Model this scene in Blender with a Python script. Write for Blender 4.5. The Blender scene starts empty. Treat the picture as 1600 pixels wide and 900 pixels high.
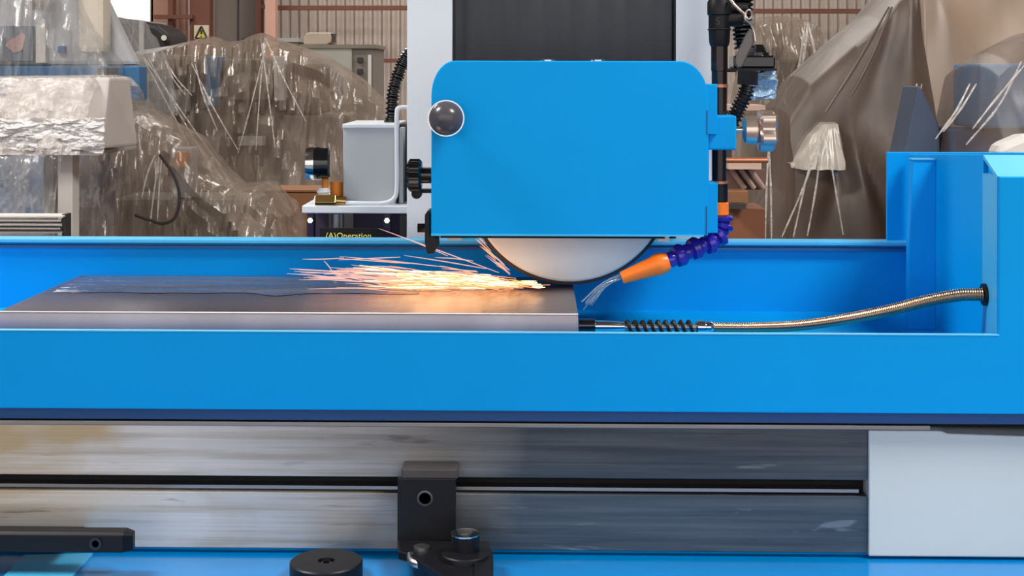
import bpy, bmesh, math, random
from mathutils import Vector, Matrix, noise
R = math.radians
PI = math.pi
rnd = random.Random(7)

# ------------------------------------------------------------------ camera, world, light, exposure
scene = bpy.context.scene
COL = scene.collection
YAW = R(1.05); FPX = 2200.0; HOR = 114.0; CAMZ = 1.40
cam_d = bpy.data.cameras.new('camera'); cam = bpy.data.objects.new('camera', cam_d); COL.objects.link(cam)
cam.location = (0, 0, CAMZ); cam.rotation_euler = (Matrix.Rotation(YAW, 3, 'Z') @ Matrix.Rotation(R(90), 3, 'X') @ Matrix.Rotation(R(.09), 3, 'Z')).to_euler()
cam_d.sensor_width = 36; cam_d.lens = FPX / 1600 * 36
cam_d.shift_y = -(450 - HOR) / 1600
cam_d.clip_end = 100
scene.camera = cam

world = bpy.data.worlds.new('world'); scene.world = world; world.use_nodes = True
wn = world.node_tree.nodes; wl = world.node_tree.links
bg = wn['Background']; bg.inputs[1].default_value = 1.2
tc = wn.new('ShaderNodeTexCoord'); sep = wn.new('ShaderNodeSeparateXYZ'); rmp = wn.new('ShaderNodeValToRGB')
wl.new(tc.outputs['Generated'], sep.inputs[0]); wl.new(sep.outputs[2], rmp.inputs[0]); wl.new(rmp.outputs[0], bg.inputs[0])
rmp.color_ramp.elements[0].position = 0.0; rmp.color_ramp.elements[0].color = (.62, .60, .58, 1)
rmp.color_ramp.elements[1].position = 0.5; rmp.color_ramp.elements[1].color = (.94, .965, 1.0, 1)

def area(name, loc, target, sx, sy, power, col=(1, 1, 1)):
    d = bpy.data.lights.new(name, 'AREA'); d.shape = 'RECTANGLE'; d.size = sx; d.size_y = sy; d.energy = power; d.color = col
    o = bpy.data.objects.new(name, d); COL.objects.link(o); o.location = loc
    o.rotation_euler = (Vector(target) - Vector(loc)).to_track_quat('-Z', 'Y').to_euler()
    return o
FILL_LAMPS = [(-3.5, 7.0, 4.6), (3.5, 7.0, 4.6), (0, 10.0, 4.6), (-3.0, 2.0, 4.6), (2.6, 0.8, 4.6)]
for (lx, ly, lz) in FILL_LAMPS:
    area('fill_light', (lx, ly, lz - .06), (lx, ly, 0), 1.6, 1.0, 58 if ly > 5 else 125, (1, .95, .88))  # fill lights added overhead to brighten the background and the trough

scene.view_settings.view_transform = 'Standard'; scene.view_settings.look = 'None'
scene.view_settings.exposure = 0.92; scene.view_settings.gamma = 1; scene.view_settings.use_curve_mapping = False

# ------------------------------------------------------------------ measuring helper (photo frame 1600x900)
def P(px, py, Y):
    u = (px - 800) / FPX; v = (HOR - py) / FPX
    dx = -math.sin(YAW) + u * math.cos(YAW); dy = math.cos(YAW) + u * math.sin(YAW)
    t = Y / dy
    return Vector((dx * t, Y, CAMZ + v * t))
def XX(px, Y): return P(px, 0, Y).x
def ZZ(py, Y, px=840): return P(px, py, Y).z
def S(n, Y): return n * Y / FPX      # pixels -> metres at depth Y

# ------------------------------------------------------------------ materials
def lin(c):
    return tuple(((x / 255) / 12.92 if x / 255 <= .04045 else ((x / 255 + .055) / 1.055) ** 2.4) for x in c)
def mat(name, rgb, rough=.5, metal=0, var=.06, scale=6, bump=0, bscale=40, stretch=(1, 1, 1), alpha=1, coat=0, emit=None, estr=0, trans=0, ior=1.45, dark=None, darkpos=(.45, .6), spec=.5):
    m = bpy.data.materials.new(name); m.use_nodes = True
    nt = m.node_tree; n = nt.nodes; l = nt.links; b = n['Principled BSDF']
    c = lin(rgb)
    t = n.new('ShaderNodeTexCoord'); mp = n.new('ShaderNodeMapping'); l.new(t.outputs['Object'], mp.inputs[0]); mp.inputs['Scale'].default_value = stretch
    ns = n.new('ShaderNodeTexNoise'); ns.inputs['Scale'].default_value = scale; ns.inputs['Detail'].default_value = 5; l.new(mp.outputs[0], ns.inputs[0])
    rp = n.new('ShaderNodeValToRGB'); l.new(ns.outputs[0], rp.inputs[0])
    e = rp.color_ramp.elements
    if dark:
        e[0].position = darkpos[0]; e[0].color = (*lin(dark), 1); e[1].position = darkpos[1]; e[1].color = (*c, 1)
    else:
        e[0].position = .3; e[0].color = (*[x * (1 - var) for x in c], 1); e[1].position = .7; e[1].color = (*[min(1, x * (1 + var)) for x in c], 1)
    l.new(rp.outputs[0], b.inputs['Base Color'])
    b.inputs['Roughness'].default_value = rough; b.inputs['Metallic'].default_value = metal; b.inputs['Alpha'].default_value = alpha
    b.inputs['Coat Weight'].default_value = coat; b.inputs['Coat Roughness'].default_value = .12
    b.inputs['Transmission Weight'].default_value = trans; b.inputs['IOR'].default_value = ior
    b.inputs['Specular IOR Level'].default_value = spec
    if emit: b.inputs['Emission Color'].default_value = (*emit, 1); b.inputs['Emission Strength'].default_value = estr
    if bump:
        n2 = n.new('ShaderNodeTexNoise'); n2.inputs['Scale'].default_value = bscale; n2.inputs['Detail'].default_value = 4; l.new(mp.outputs[0], n2.inputs[0])
        bp = n.new('ShaderNodeBump'); bp.inputs['Strength'].default_value = bump; bp.inputs['Distance'].default_value = .01
        l.new(n2.outputs[0], bp.inputs['Height']); l.new(bp.outputs[0], b.inputs['Normal'])
    return m
def film(name, rgb, alpha, rough=.16, bump=.5, scale=9, stretch=(1, 1, .35)):
    """clear polythene: see-through film that hazes more where it is creased"""
    m = bpy.data.materials.new(name); m.use_nodes = True
    nt = m.node_tree; n = nt.nodes; l = nt.links; b = n['Principled BSDF']
    t = n.new('ShaderNodeTexCoord'); mp = n.new('ShaderNodeMapping'); l.new(t.outputs['Object'], mp.inputs[0]); mp.inputs['Scale'].default_value = stretch
    a = n.new('ShaderNodeTexNoise'); a.inputs['Scale'].default_value = scale; a.inputs['Detail'].default_value = 6; a.inputs['Distortion'].default_value = 1.4; l.new(mp.outputs[0], a.inputs[0])
    v = n.new('ShaderNodeTexVoronoi'); v.feature = 'DISTANCE_TO_EDGE'; v.inputs['Scale'].default_value = scale * .8; l.new(mp.outputs[0], v.inputs[0])
    mr = n.new('ShaderNodeMapRange'); mr.inputs[1].default_value = .35; mr.inputs[2].default_value = .7; mr.inputs[3].default_value = max(0, alpha - .15); mr.inputs[4].default_value = min(1, alpha + .2)
    l.new(a.outputs[0], mr.inputs[0]); l.new(mr.outputs[0], b.inputs['Alpha'])
    b.inputs['Base Color'].default_value = (*lin(rgb), 1); b.inputs['Roughness'].default_value = rough
    b.inputs['IOR'].default_value = 1.6; b.inputs['Specular IOR Level'].default_value = .9
    ad = n.new('ShaderNodeMath'); ad.operation = 'ADD'; l.new(a.outputs[0], ad.inputs[0])
    sc = n.new('ShaderNodeMath'); sc.operation = 'MULTIPLY'; sc.inputs[1].default_value = .5; l.new(v.outputs[0], sc.inputs[0]); l.new(sc.outputs[0], ad.inputs[1])
    bp = n.new('ShaderNodeBump'); bp.inputs['Strength'].default_value = bump; bp.inputs['Distance'].default_value = .025
    l.new(ad.outputs[0], bp.inputs['Height']); l.new(bp.outputs[0], b.inputs['Normal'])
    return m
BLUE = (0, 151, 226)
M = {
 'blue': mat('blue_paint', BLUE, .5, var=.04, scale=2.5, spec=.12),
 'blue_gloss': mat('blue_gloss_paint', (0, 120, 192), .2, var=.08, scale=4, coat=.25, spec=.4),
 'navy': mat('navy_shade', (26, 78, 132), .5, var=.25, scale=3, stretch=(.3, 1, 4)),
 'pale_blue': mat('pale_blue_tone', (70, 172, 222), .35, var=.03),
 'white': mat('white_paint', (214, 220, 228), .45, var=.02),
 'white_cloudy': mat('worn_white_paint', (200, 208, 208), .5, var=.05, scale=2.5, bump=.05, bscale=12),
 'grey': mat('grey_paint', (176, 182, 188), .4, var=.03),
 'bellows': mat('dark_rubber', (44, 46, 52), .55, var=.12, scale=6, stretch=(3, 1, .3)),
 'black': mat('black_steel', (15, 15, 20), .42, var=.15, spec=.35),
 'blackgloss': mat('black_plastic', (14, 14, 18), .15, coat=.5),
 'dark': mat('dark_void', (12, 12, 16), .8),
 'chrome': mat('chrome', (215, 212, 210), .12, 1),
 'warmchrome': mat('warm_chrome', (214, 196, 186), .28, .9),
 'steel': mat('brushed_steel', (160, 158, 158), .35, 1),
 'brass': mat('brass', (190, 155, 95), .25, 1),
 'bronze': mat('armoured_hose', (176, 146, 122), .25, 1, var=.2, scale=14),
 'orange': mat('orange_plastic', (248, 122, 30), .35),
 'amber': mat('amber_plastic', (205, 120, 30), .3),
 'indigo': mat('indigo_plastic', (40, 28, 150), .22, coat=.4),
 'ball': mat('grey_ball', (74, 72, 80), .24),
 'wheel': mat('abrasive_face', (232, 230, 227), .85, var=.05, scale=3, bump=.15, bscale=400),
 'wheelrim': mat('abrasive_rim', (60, 56, 56), .9, bump=.2, bscale=400),
 'water': mat('water', (220, 235, 240), .05, trans=.9, ior=1.33),
 'yellow': mat('yellow_print', (252, 236, 110), .5, var=0),
 'brownpaint': mat('brown_steel_paint', (124, 78, 64), .6, var=.1),
 'pinkwall': mat('pinkish_panel', (222, 176, 158), .8, var=.05),
 'corr': mat('corrugated_sheet', (196, 184, 176), .55, var=.08, scale=3, stretch=(1, 1, .3)),
 'floor': mat('brown_floor', (122, 96, 78), .7, var=.15, scale=2),
 'darkwall': mat('grey_wall', (120, 112, 104), .8),
 'mblue': mat('machine_blue', (58, 128, 178), .5, var=.08),
 'mdarkblue': mat('machine_dark_blue', (38, 88, 138), .5, var=.1),
 'mgrey': mat('machine_grey', (168, 168, 168), .5, var=.05),
 'mtan': mat('machine_tan_grey', (128, 120, 110), .6, var=.1),
 'mdark': mat('machine_dark', (56, 52, 50), .6, var=.1),
 'mwhite': mat('machine_white', (215, 212, 208), .5, var=.03),
 'card': mat('cardboard', (138, 96, 66), .8, var=.08),
 'copper': mat('copper_pipe', (196, 128, 96), .4, .6),
 'glowwin': mat('window_glass', (240, 244, 248), .3, emit=(1, 1, 1), estr=1.1),
 'film_clear': film('clear_polythene', (205, 206, 208), .30, .13, .45, 7),
 'film_white': film('crumpled_polythene', (226, 220, 216), .5, .2, .8, 16, (1, 1, 1.6)),
 'film_haze': film('hazy_polythene', (150, 134, 122), .50, .2, .5, 6),
 'film_brown': film('brown_polythene', (100, 82, 71), .82, .5, .15, 3),
 'film_beige': film('beige_polythene', (158, 136, 118), .9, .35, .15, 2),
 'film_brown2': film('thin_brown_polythene', (124, 104, 94), .45, .45, .15, 3),
 'film_ice': film('ice_blue_polythene', (160, 196, 224), .9, .12, .9, 14),
}
# steel rail: long horizontal grinding marks, tan rust-oil staining and a reflection graded into the colour
def rail_mat():
    m = bpy.data.materials.new('ground_steel_rail'); m.use_nodes = True
    nt = m.node_tree; n = nt.nodes; l = nt.links; b = n['Principled BSDF']
    t = n.new('ShaderNodeTexCoord'); 
    def noise_n(sc, st, det=5, dist=0):
        mp = n.new('ShaderNodeMapping'); mp.inputs['Scale'].default_value = st; l.new(t.outputs['Object'], mp.inputs[0])
        x = n.new('ShaderNodeTexNoise'); x.inputs['Scale'].default_value = sc; x.inputs['Detail'].default_value = det; x.inputs['Distortion'].default_value = dist; l.new(mp.outputs[0], x.inputs[0]); return x
    streak = noise_n(8, (.35, 1, 9)); blot = noise_n(2.2, (1, 1, 2.2), 4, .8); fine = noise_n(60, (.05, 1, 4), 3)
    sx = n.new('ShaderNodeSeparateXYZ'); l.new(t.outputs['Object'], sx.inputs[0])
    # painted reflection: bright steel at one end, dark at the other, with a ragged edge
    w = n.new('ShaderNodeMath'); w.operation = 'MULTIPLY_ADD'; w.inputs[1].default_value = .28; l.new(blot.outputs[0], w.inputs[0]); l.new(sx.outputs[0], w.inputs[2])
    reflect_ramp = n.new('ShaderNodeValToRGB'); l.new(w.outputs[0], reflect_ramp.inputs[0]); 
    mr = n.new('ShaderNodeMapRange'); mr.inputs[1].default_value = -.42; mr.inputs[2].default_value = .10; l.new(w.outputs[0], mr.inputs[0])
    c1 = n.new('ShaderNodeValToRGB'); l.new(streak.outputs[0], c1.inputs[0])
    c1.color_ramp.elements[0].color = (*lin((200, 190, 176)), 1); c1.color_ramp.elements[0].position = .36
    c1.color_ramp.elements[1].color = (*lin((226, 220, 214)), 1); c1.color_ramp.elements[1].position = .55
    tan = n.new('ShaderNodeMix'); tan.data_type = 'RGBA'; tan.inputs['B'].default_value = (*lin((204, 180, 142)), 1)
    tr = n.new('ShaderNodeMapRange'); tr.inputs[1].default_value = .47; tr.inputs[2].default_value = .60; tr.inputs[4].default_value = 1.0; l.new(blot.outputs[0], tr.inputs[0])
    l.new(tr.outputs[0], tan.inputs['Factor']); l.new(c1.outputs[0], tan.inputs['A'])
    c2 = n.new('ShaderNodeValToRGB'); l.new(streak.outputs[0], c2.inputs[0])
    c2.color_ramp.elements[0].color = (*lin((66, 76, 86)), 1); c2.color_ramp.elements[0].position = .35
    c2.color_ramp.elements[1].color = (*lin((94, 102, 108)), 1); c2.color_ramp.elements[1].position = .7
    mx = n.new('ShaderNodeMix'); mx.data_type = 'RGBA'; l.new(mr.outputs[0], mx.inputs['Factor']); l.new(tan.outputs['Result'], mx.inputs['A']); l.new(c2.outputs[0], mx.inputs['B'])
    scr = noise_n(26, (.3, 1, 2.2), 3, .4); sm = n.new('ShaderNodeMapRange'); sm.inputs[1].default_value = .67; sm.inputs[2].default_value = .72; sm.inputs[4].default_value = .45; l.new(scr.outputs[0], sm.inputs[0])
    dk = noise_n(11, (.5, 1, 5), 4, .6); dm = n.new('ShaderNodeMapRange'); dm.inputs[1].default_value = .64; dm.inputs[2].default_value = .72; dm.inputs[4].default_value = .5; l.new(dk.outputs[0], dm.inputs[0])
    m2 = n.new('ShaderNodeMix'); m2.data_type = 'RGBA'; m2.inputs['B'].default_value = (*lin((150, 158, 162)), 1); l.new(sm.outputs[0], m2.inputs['Factor']); l.new(mx.outputs['Result'], m2.inputs['A'])
    m3 = n.new('ShaderNodeMix'); m3.data_type = 'RGBA'; m3.inputs['B'].default_value = (*lin((70, 66, 62)), 1); l.new(dm.outputs[0], m3.inputs['Factor']); l.new(m2.outputs['Result'], m3.inputs['A'])
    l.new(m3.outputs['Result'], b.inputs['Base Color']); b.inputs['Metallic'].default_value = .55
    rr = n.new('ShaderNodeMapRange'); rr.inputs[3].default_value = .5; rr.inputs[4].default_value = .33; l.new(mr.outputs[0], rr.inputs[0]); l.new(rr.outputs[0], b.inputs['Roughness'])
    bp = n.new('ShaderNodeBump'); bp.inputs['Strength'].default_value = .12; bp.inputs['Distance'].default_value = .002; l.new(fine.outputs[0], bp.inputs['Height']); l.new(bp.outputs[0], b.inputs['Normal'])
    n.remove(reflect_ramp)
    return m
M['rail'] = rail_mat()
M['plate'] = mat('ground_plate', (140, 126, 124), .26, .9, var=.14, scale=5, stretch=(.3, 2.5, 1), bump=.05, bscale=60)
M['plate_side'] = mat('plate_edge', (196, 184, 182), .42, .8, var=.16, scale=5, stretch=(1.5, 1, .3))
M['wet'] = mat('wet_film', (96, 98, 112), .12, .25, var=.3, scale=9, stretch=(.5, 3, 1), bump=1, bscale=11)

# ------------------------------------------------------------------ mesh helpers
def link(name, bm, m, parent=None, smooth=False, bevel=0, seg=2):
    bmesh.ops.recalc_face_normals(bm, faces=bm.faces)
    me = bpy.data.meshes.new(name); bm.to_mesh(me); bm.free()
    if m is not None: me.materials.append(M[m] if isinstance(m, str) else m)
    if smooth:
        for p in me.polygons: p.use_smooth = True
    o = bpy.data.objects.new(name, me); COL.objects.link(o)
    if smooth:
        try: me.set_sharp_from_angle(angle=R(35))
        except Exception: pass
    if parent:
        o.parent = parent; o.matrix_parent_inverse = Matrix.Translation(-wl_loc(parent))
    if bevel:
        md = o.modifiers.new('bevel', 'BEVEL'); md.width = bevel; md.segments = seg; md.limit_method = 'ANGLE'; md.harden_normals = False
    return o
def wl_loc(o):
    v = Vector(o.location)
    return v
def thing(name, label, cat, loc=(0, 0, 0), group=None):
    o = bpy.data.objects.new(name, None); COL.objects.link(o); o.location = loc; o.empty_display_size = .05
    o['label'] = label; o['category'] = cat
    if group: o['group'] = group
    return o
def tag(o, label, cat, group=None, kind=None):
    o['label'] = label; o['category'] = cat
    if group: o['group'] = group
    if kind: o['kind'] = kind
    return o
def child(name, bm, m, parent, **k):
    # parents sit un-rotated, so world-space meshes are shifted by the chain's location
    off = Vector((0, 0, 0)); q = parent
    while q is not None: off += Vector(q.location); q = q.parent
    bmesh.ops.translate(bm, verts=bm.verts, vec=-off)
    o = link(name, bm, m, None, **k); o.parent = parent
    return o
def box(bm, x0, x1, y0, y1, z0, z1):
    vs = [bm.verts.new((x, y, z)) for x in (x0, x1) for y in (y0, y1) for z in (z0, z1)]
    for f in ((0, 1, 3, 2), (4, 6, 7, 5), (0, 4, 5, 1), (2, 3, 7, 6), (0, 2, 6, 4), (1, 5, 7, 3)): bm.faces.new([vs[i] for i in f])
    return bm
def B(x0, x1, y0, y1, z0, z1): return box(bmesh.new(), x0, x1, y0, y1, z0, z1)
def BP(px0, px1, py0, py1, Y, d, bm=None):
    """box whose front face covers the given photo rectangle at depth Y and is d deep"""
    a = P(px0, py0, Y); b = P(px1, py1, Y); c = P(px0, py1, Y)
    return box(bm or bmesh.new(), a.x, b.x, Y, Y + d, (b.z + c.z) / 2, (a.z + P(px1, py0, Y).z) / 2)
def prism(pts, y0, y1, bm=None):
    bm = bm or bmesh.new()
    a = [bm.verts.new((p[0], y0, p[1])) for p in pts]; b = [bm.verts.new((p[0], y1, p[1])) for p in pts]
    bm.faces.new(a); bm.faces.new(b[::-1]); n = len(pts)
    for i in range(n): bm.faces.new((a[i], a[(i + 1) % n], b[(i + 1) % n], b[i]))
    return bm
def prismP(pxs, Y, d, bm=None): return prism([(P(x, y, Y).x, P(x, y, Y).z) for x, y in pxs], Y, Y + d, bm)
def frame_of(d):
    d = d.normalized(); up = Vector((0, 0, 1)) if abs(d.z) < .9 else Vector((1, 0, 0))
    a = d.cross(up).normalized(); return a, d.cross(a).normalized()
def cyl(p0, p1, r, r1=None, n=24, bm=None, caps=True):
    bm = bm or bmesh.new(); p0 = Vector(p0); p1 = Vector(p1); r1 = r if r1 is None else r1
    a, b = frame_of(p1 - p0)
    A = [bm.verts.new(p0 + (a * math.cos(t) + b * math.sin(t)) * r) for t in [2 * PI * i / n for i in range(n)]]
    Bv = [bm.verts.new(p1 + (a * math.cos(t) + b * math.sin(t)) * r1) for t in [2 * PI * i / n for i in range(n)]]
    for i in range(n): bm.faces.new((A[i], A[(i + 1) % n], Bv[(i + 1) % n], Bv[i]))
    if caps: bm.faces.new(A[::-1]); bm.faces.new(Bv)
    return bm
def lathe(p0, axis, prof, n=32, bm=None):
    """prof: list of (distance along axis, radius)"""
    bm = bm or bmesh.new(); p0 = Vector(p0); axis = Vector(axis).normalized(); a, b = frame_of(axis); rows = []
    for s, r in prof:
        if r <= 1e-6: rows.append([bm.verts.new(p0 + axis * s)])
        else: rows.append([bm.verts.new(p0 + axis * s + (a * math.cos(2 * PI * i / n) + b * math.sin(2 * PI * i / n)) * r) for i in range(n)])
    for A, Bv in zip(rows, rows[1:]):
        for i in range(n):
            j = (i + 1) % n
            if len(A) == 1 and len(Bv) == 1: continue
            if len(A) == 1: bm.faces.new((A[0], Bv[j], Bv[i]))
            elif len(Bv) == 1: bm.faces.new((A[i], A[j], Bv[0]))
            else: bm.faces.new((A[i], A[j], Bv[j], Bv[i]))
    if len(rows[0]) > 1: bm.faces.new(rows[0][::-1])
    if len(rows[-1]) > 1: bm.faces.new(rows[-1])
    return bm
def smooth_path(pts, sub=8):
    pts = [Vector(p) for p in pts]; out = []
    q = [pts[0] * 2 - pts[1]] + pts + [pts[-1] * 2 - pts[-2]]
    for i in range(1, len(q) - 2):
        for k in range(sub):
            t = k / sub; a, b, c, d = q[i - 1], q[i], q[i + 1], q[i + 2]
            out.append(.5 * ((2 * b) + (c - a) * t + (2 * a - 5 * b + 4 * c - d) * t * t + (3 * b - a - 3 * c + d) * t ** 3))
    out.append(pts[-1]); return out
def tube(path, r, n=12, bm=None, caps=True):
    """r: number or function of arc fraction"""
    bm = bm or bmesh.new(); rows = []; N = len(path); pa = None
    for i, p in enumerate(path):
        d = (path[min(i + 1, N - 1)] - path[max(i - 1, 0)]).normalized()
        if pa is None: a, b = frame_of(d)
        else:
            a = (pa - d * pa.dot(d)).normalized(); b = d.cross(a)
        pa = a
        rr = r(i / (N - 1)) if callable(r) else r
        rows.append([bm.verts.new(p + (a * math.cos(2 * PI * k / n) + b * math.sin(2 * PI * k / n)) * rr) for k in range(n)])
    for A, Bv in zip(rows, rows[1:]):
        for k in range(n): bm.faces.new((A[k], A[(k + 1) % n], Bv[(k + 1) % n], Bv[k]))
    if caps: bm.faces.new(rows[0][::-1]); bm.faces.new(rows[-1])
    return bm
def text_mesh(name, body, m, loc, size, depth=.0006, parent=None, align='CENTER', rot=(PI / 2, 0, 0)):
    c = bpy.data.curves.new(name, 'FONT'); c.body = body; c.size = size; c.extrude = depth; c.align_x = align; c.resolution_u = 2
    t = bpy.data.objects.new(name + '_tmp', c); COL.objects.link(t)
    dg = bpy.context.evaluated_depsgraph_get(); me = bpy.data.meshes.new_from_object(t.evaluated_get(dg))
    bpy.data.objects.remove(t); bpy.data.curves.remove(c)
    me.materials.clear(); me.materials.append(M[m])
    o = bpy.data.objects.new(name, me); COL.objects.link(o)
    off = Vector((0, 0, 0)); q = parent
    while q is not None: off += Vector(q.location); q = q.parent
    o.parent = parent; o.location = Vector(loc) - off; o.rotation_euler = rot
    return o
def struct(name, bm, m, **k):
    o = link(name, bm, m, **k); o['kind'] = 'structure'; return o
def rounded(px0, py0, px1, py1, r_tl, r_tr, n=10):
    pts = [(px0, py1)]
    for i in range(n + 1):
        t = PI - PI / 2 * i / n; pts.append((px0 + r_tl[0] + r_tl[0] * math.cos(t), py0 + r_tl[1] - r_tl[1] * math.sin(t)))
    for i in range(n + 1):
        t = PI / 2 - PI / 2 * i / n; pts.append((px1 - r_tr[0] + r_tr[0] * math.cos(t), py0 + r_tr[1] - r_tr[1] * math.sin(t)))
    pts.append((px1, py1)); return pts

# ================================================================== THE SETTING: workshop hall
HX, HY0, HY1, HZ = 9.0, -6.0, 13.0, 5.2
struct('floor', B(-HX, HX, HY0, HY1 + .2, -.12, 0), 'floor')
struct('ceiling', B(-HX, HX, HY0, HY1 + .2, HZ, HZ + .1), 'darkwall')
struct('wall_left', B(-HX - .15, -HX, HY0, HY1 + .2, 0, HZ), 'darkwall')
struct('wall_right', B(HX, HX + .15, HY0, HY1 + .2, 0, HZ), 'darkwall')
wb = struct('wall_back', B(-HX, HX, HY1 + .08, HY1 + .2, 0, HZ), 'corr')
def corr_sheet(x0, x1, y, z0, z1, pitch=.085, amp=.018):
    bm = bmesh.new(); n = int((x1 - x0) / pitch * 8); A = []; Bv = []
    for i in range(n + 1):
        x = x0 + (x1 - x0) * i / n; ph = math.sin(2 * PI * x / pitch); d = amp * max(-1, min(1, 1.6 * ph))
        A.append(bm.verts.new((x, y - d, z0))); Bv.append(bm.verts.new((x, y - d, z1)))
    for i in range(n): bm.faces.new((A[i], A[i + 1], Bv[i + 1], Bv[i]))
    return bm
x = -HX
while x < HX - .01:
    if not (XX(150, HY1) - 1.1 < x < XX(262, HY1) - .2):
        o = child('corrugated_sheet', corr_sheet(x, min(HX, x + .85), HY1 + .04, 0, HZ), 'corr', wb)
        md = o.modifiers.new('thickness', 'SOLIDIFY'); md.thickness = .004
    x += .85
# pinkish panelling and bright window at the left of the hall
wy = 12.6
o = child('wall_panel', BP(236, 262, -60, 180, wy, .1), 'pinkwall', wb); o = child('wall_panel', BP(196, 236, 60, 180, wy, .1), 'pinkwall', wb)
child('wall_panel', BP(272, 290, -60, 200, wy, .1), 'pinkwall', wb)
win = struct('window_1', BP(70, 236, -160, 60, wy + .05, .03), 'glowwin')
fr = BP(66, 240, 58, 64, wy, .08); BP(234, 239, -160, 60, wy, .08, fr)
child('window_frame', fr, 'mwhite', win)
beams = [(262, 270, -200, 300, 12.3), (296, 328, -200, 300, 12.3), (400, 408, -200, 320, 12.3), (414, 430, -200, 320, 12.2)]
for i, (a, b, c, d, y) in enumerate(beams):
    z1 = HZ; A = P(a, 0, y).x; Bx = P(b, 0, y).x
    struct('trim_%d' % (i + 1), B(A, Bx, y, y + .12, 0, z1), 'brownpaint' if i != 3 else 'pinkwall')
k = 10
for (a, b, c, d, y) in [(430, 640, 9, 16, 12.55), (560, 640, 92, 98, 12.55), (240, 300, 24, 30, 12.2), (408, 430, 8, 14, 12.3), (1150, 1345, 13, 20, 12.55), (1150, 1345, 96, 101, 12.55)]:
    struct('trim_%d' % k, BP(a, b, c, d, y, .09), 'brownpaint'); k += 1
struct('door_1', BP(336, 400, -200, 420, 12.45, .06), mat('grey_door', (118, 108, 102), .6, var=.05))
child('door_handle', BP(378, 382, 60, 72, 12.42, .03), 'mdark', bpy.data.objects['door_1'])
child('door_seam', BP(371, 373, -200, 420, 12.44, .02), 'mdark', bpy.data.objects['door_1'])
# added overhead fill lamps, out of view
for i, (lx, ly, lz) in enumerate(FILL_LAMPS):
    nm = ['over the wrapped machines on the left', 'over the wrapped machines on the right', 'nearest the corrugated wall', 'left above the grinder', 'right above the grinder'][i]
    t = thing('fill_lamp', 'unseen added fill lamp ' + nm, 'lamp', (lx, ly, lz), 'added fill lamps')
    child('housing', B(lx - .85, lx + .85, ly - .55, ly + .55, lz, lz + .12), 'mwhite', t)
    child('diffuser', B(lx - .8, lx + .8, ly - .5, ly + .5, lz - .02, lz), mat('fill_diffuser', (255, 250, 240), .5, emit=(1, .95, .88), estr=3), t)
    for s in (-.6, .6): child('hanger_rod', cyl((lx + s, ly, lz + .12), (lx + s, ly, HZ), .01, n=8), 'mdark', t)

# warning sign hanging on a brown post
ys = 12.28; t = thing('warning_sign', 'small cream sign with a yellow warning triangle on the brown post', 'sign', P(314, 62, ys))
child('board', BP(303, 326, 40, 62, ys, .02), mat('cream_board', (226, 214, 186), .6), t)
tr = prismP([(306, 60), (323, 60), (314.5, 43)], ys - .006, .006)
child('triangle', tr, 'yellow', t)
ti = prismP([(306, 60), (323, 60), (314.5, 43)], ys - .004, .003)
bm = bmesh.new(); c3 = [P(x, y, ys - .01) for x, y in ((305.5, 60.5), (323.5, 60.5), (314.5, 42))]
for i in range(3): cyl(c3[i], c3[(i + 1) % 3], .008, n=6, bm=bm)
cyl(P(314.5, 48, ys - .01), P(314.5, 54, ys - .01), .008, n=6, bm=bm); cyl(P(314.5, 56.5, ys - .01), P(314.5, 58, ys - .01), .008, n=6, bm=bm); ti.free()
child('triangle_border', bm, 'mdark', t)

# ================================================================== GRINDER
# ---- base
YB = 2.10
zb = ZZ(864, YB)
base = thing('machine_base', 'blue painted cast base of the surface grinder, along the bottom edge', 'machine base', (0, 2.4, 0))
child('bed', B(-1.9, 1.45, 1.72, 3.3, 0, zb), 'blue_gloss', base, bevel=.008)
child('way_ledge', B(-1.9, 1.45, YB + .004, YB + .16, zb, zb + .006), 'blue', base)
o = child('reflection_patch', prism([(0, 0)] * 0 or [(P(-60, 870, 2.0).x, zb), (P(60, 870, 2.0).x, zb), (P(60, 870, 2.0).x, zb + .004), (P(-60, 870, 2.0).x, zb + .004)], 0, .01), 'pale_blue', base)
bpy.data.objects.remove(o)
def onbase(px, py, z=zb + .003):   # photo point on the base top
    t = (CAMZ - z) / ((py - HOR) / FPX); u = (px - 800) / FPX
    return Vector((t * (-math.sin(YAW) + u * math.cos(YAW)), t * (math.cos(YAW) + u * math.sin(YAW)), z))
bm = bmesh.new(); q = [onbase(*p) for p in ((40, 868), (146, 865), (104, 912), (-10, 918))]
A = [bm.verts.new(p) for p in q]; Bv = [bm.verts.new(p - Vector((0, 0, .004))) for p in q]
bm.faces.new(A); bm.faces.new(Bv[::-1])
for i in range(4): bm.faces.new((A[i], A[(i + 1) % 4], Bv[(i + 1) % 4], Bv[i]))
child('reflection_patch', bm, 'pale_blue', base)['label'] = 'pale blue painted reflection'  # thin pale slab standing in for a reflection on the glossy base

# ---- sliding table with its splash guard trough
YF, YK = 2.06, 2.56
XE = XX(1562, YF)
XL, XR = -1.5, 1.12
table = thing('grinding_table', 'long blue sliding table trough with a ground steel T-slot rail below', 'machine table', (0, 2.2, zb))
zft = ZZ(521, YF); zfb = ZZ(643, YF); ztall = ZZ(275, YF, 1580)
# L-shaped front panel: low along the trough, tall at its right end
child('front_panel', prism([(XL, zfb), (XR, zfb), (XR, ztall), (XE, ztall), (XE, zft), (XL, zft)], YF, YF + .008), 'blue', table, bevel=.0015)
child('panel_edge', B(XL, XE, YF - .0005, YF + .0085, zft, zft + .0016), mat('edge_highlight', (96, 190, 236), .4), table)  # highlight on the top edge put into a lighter blue
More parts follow.
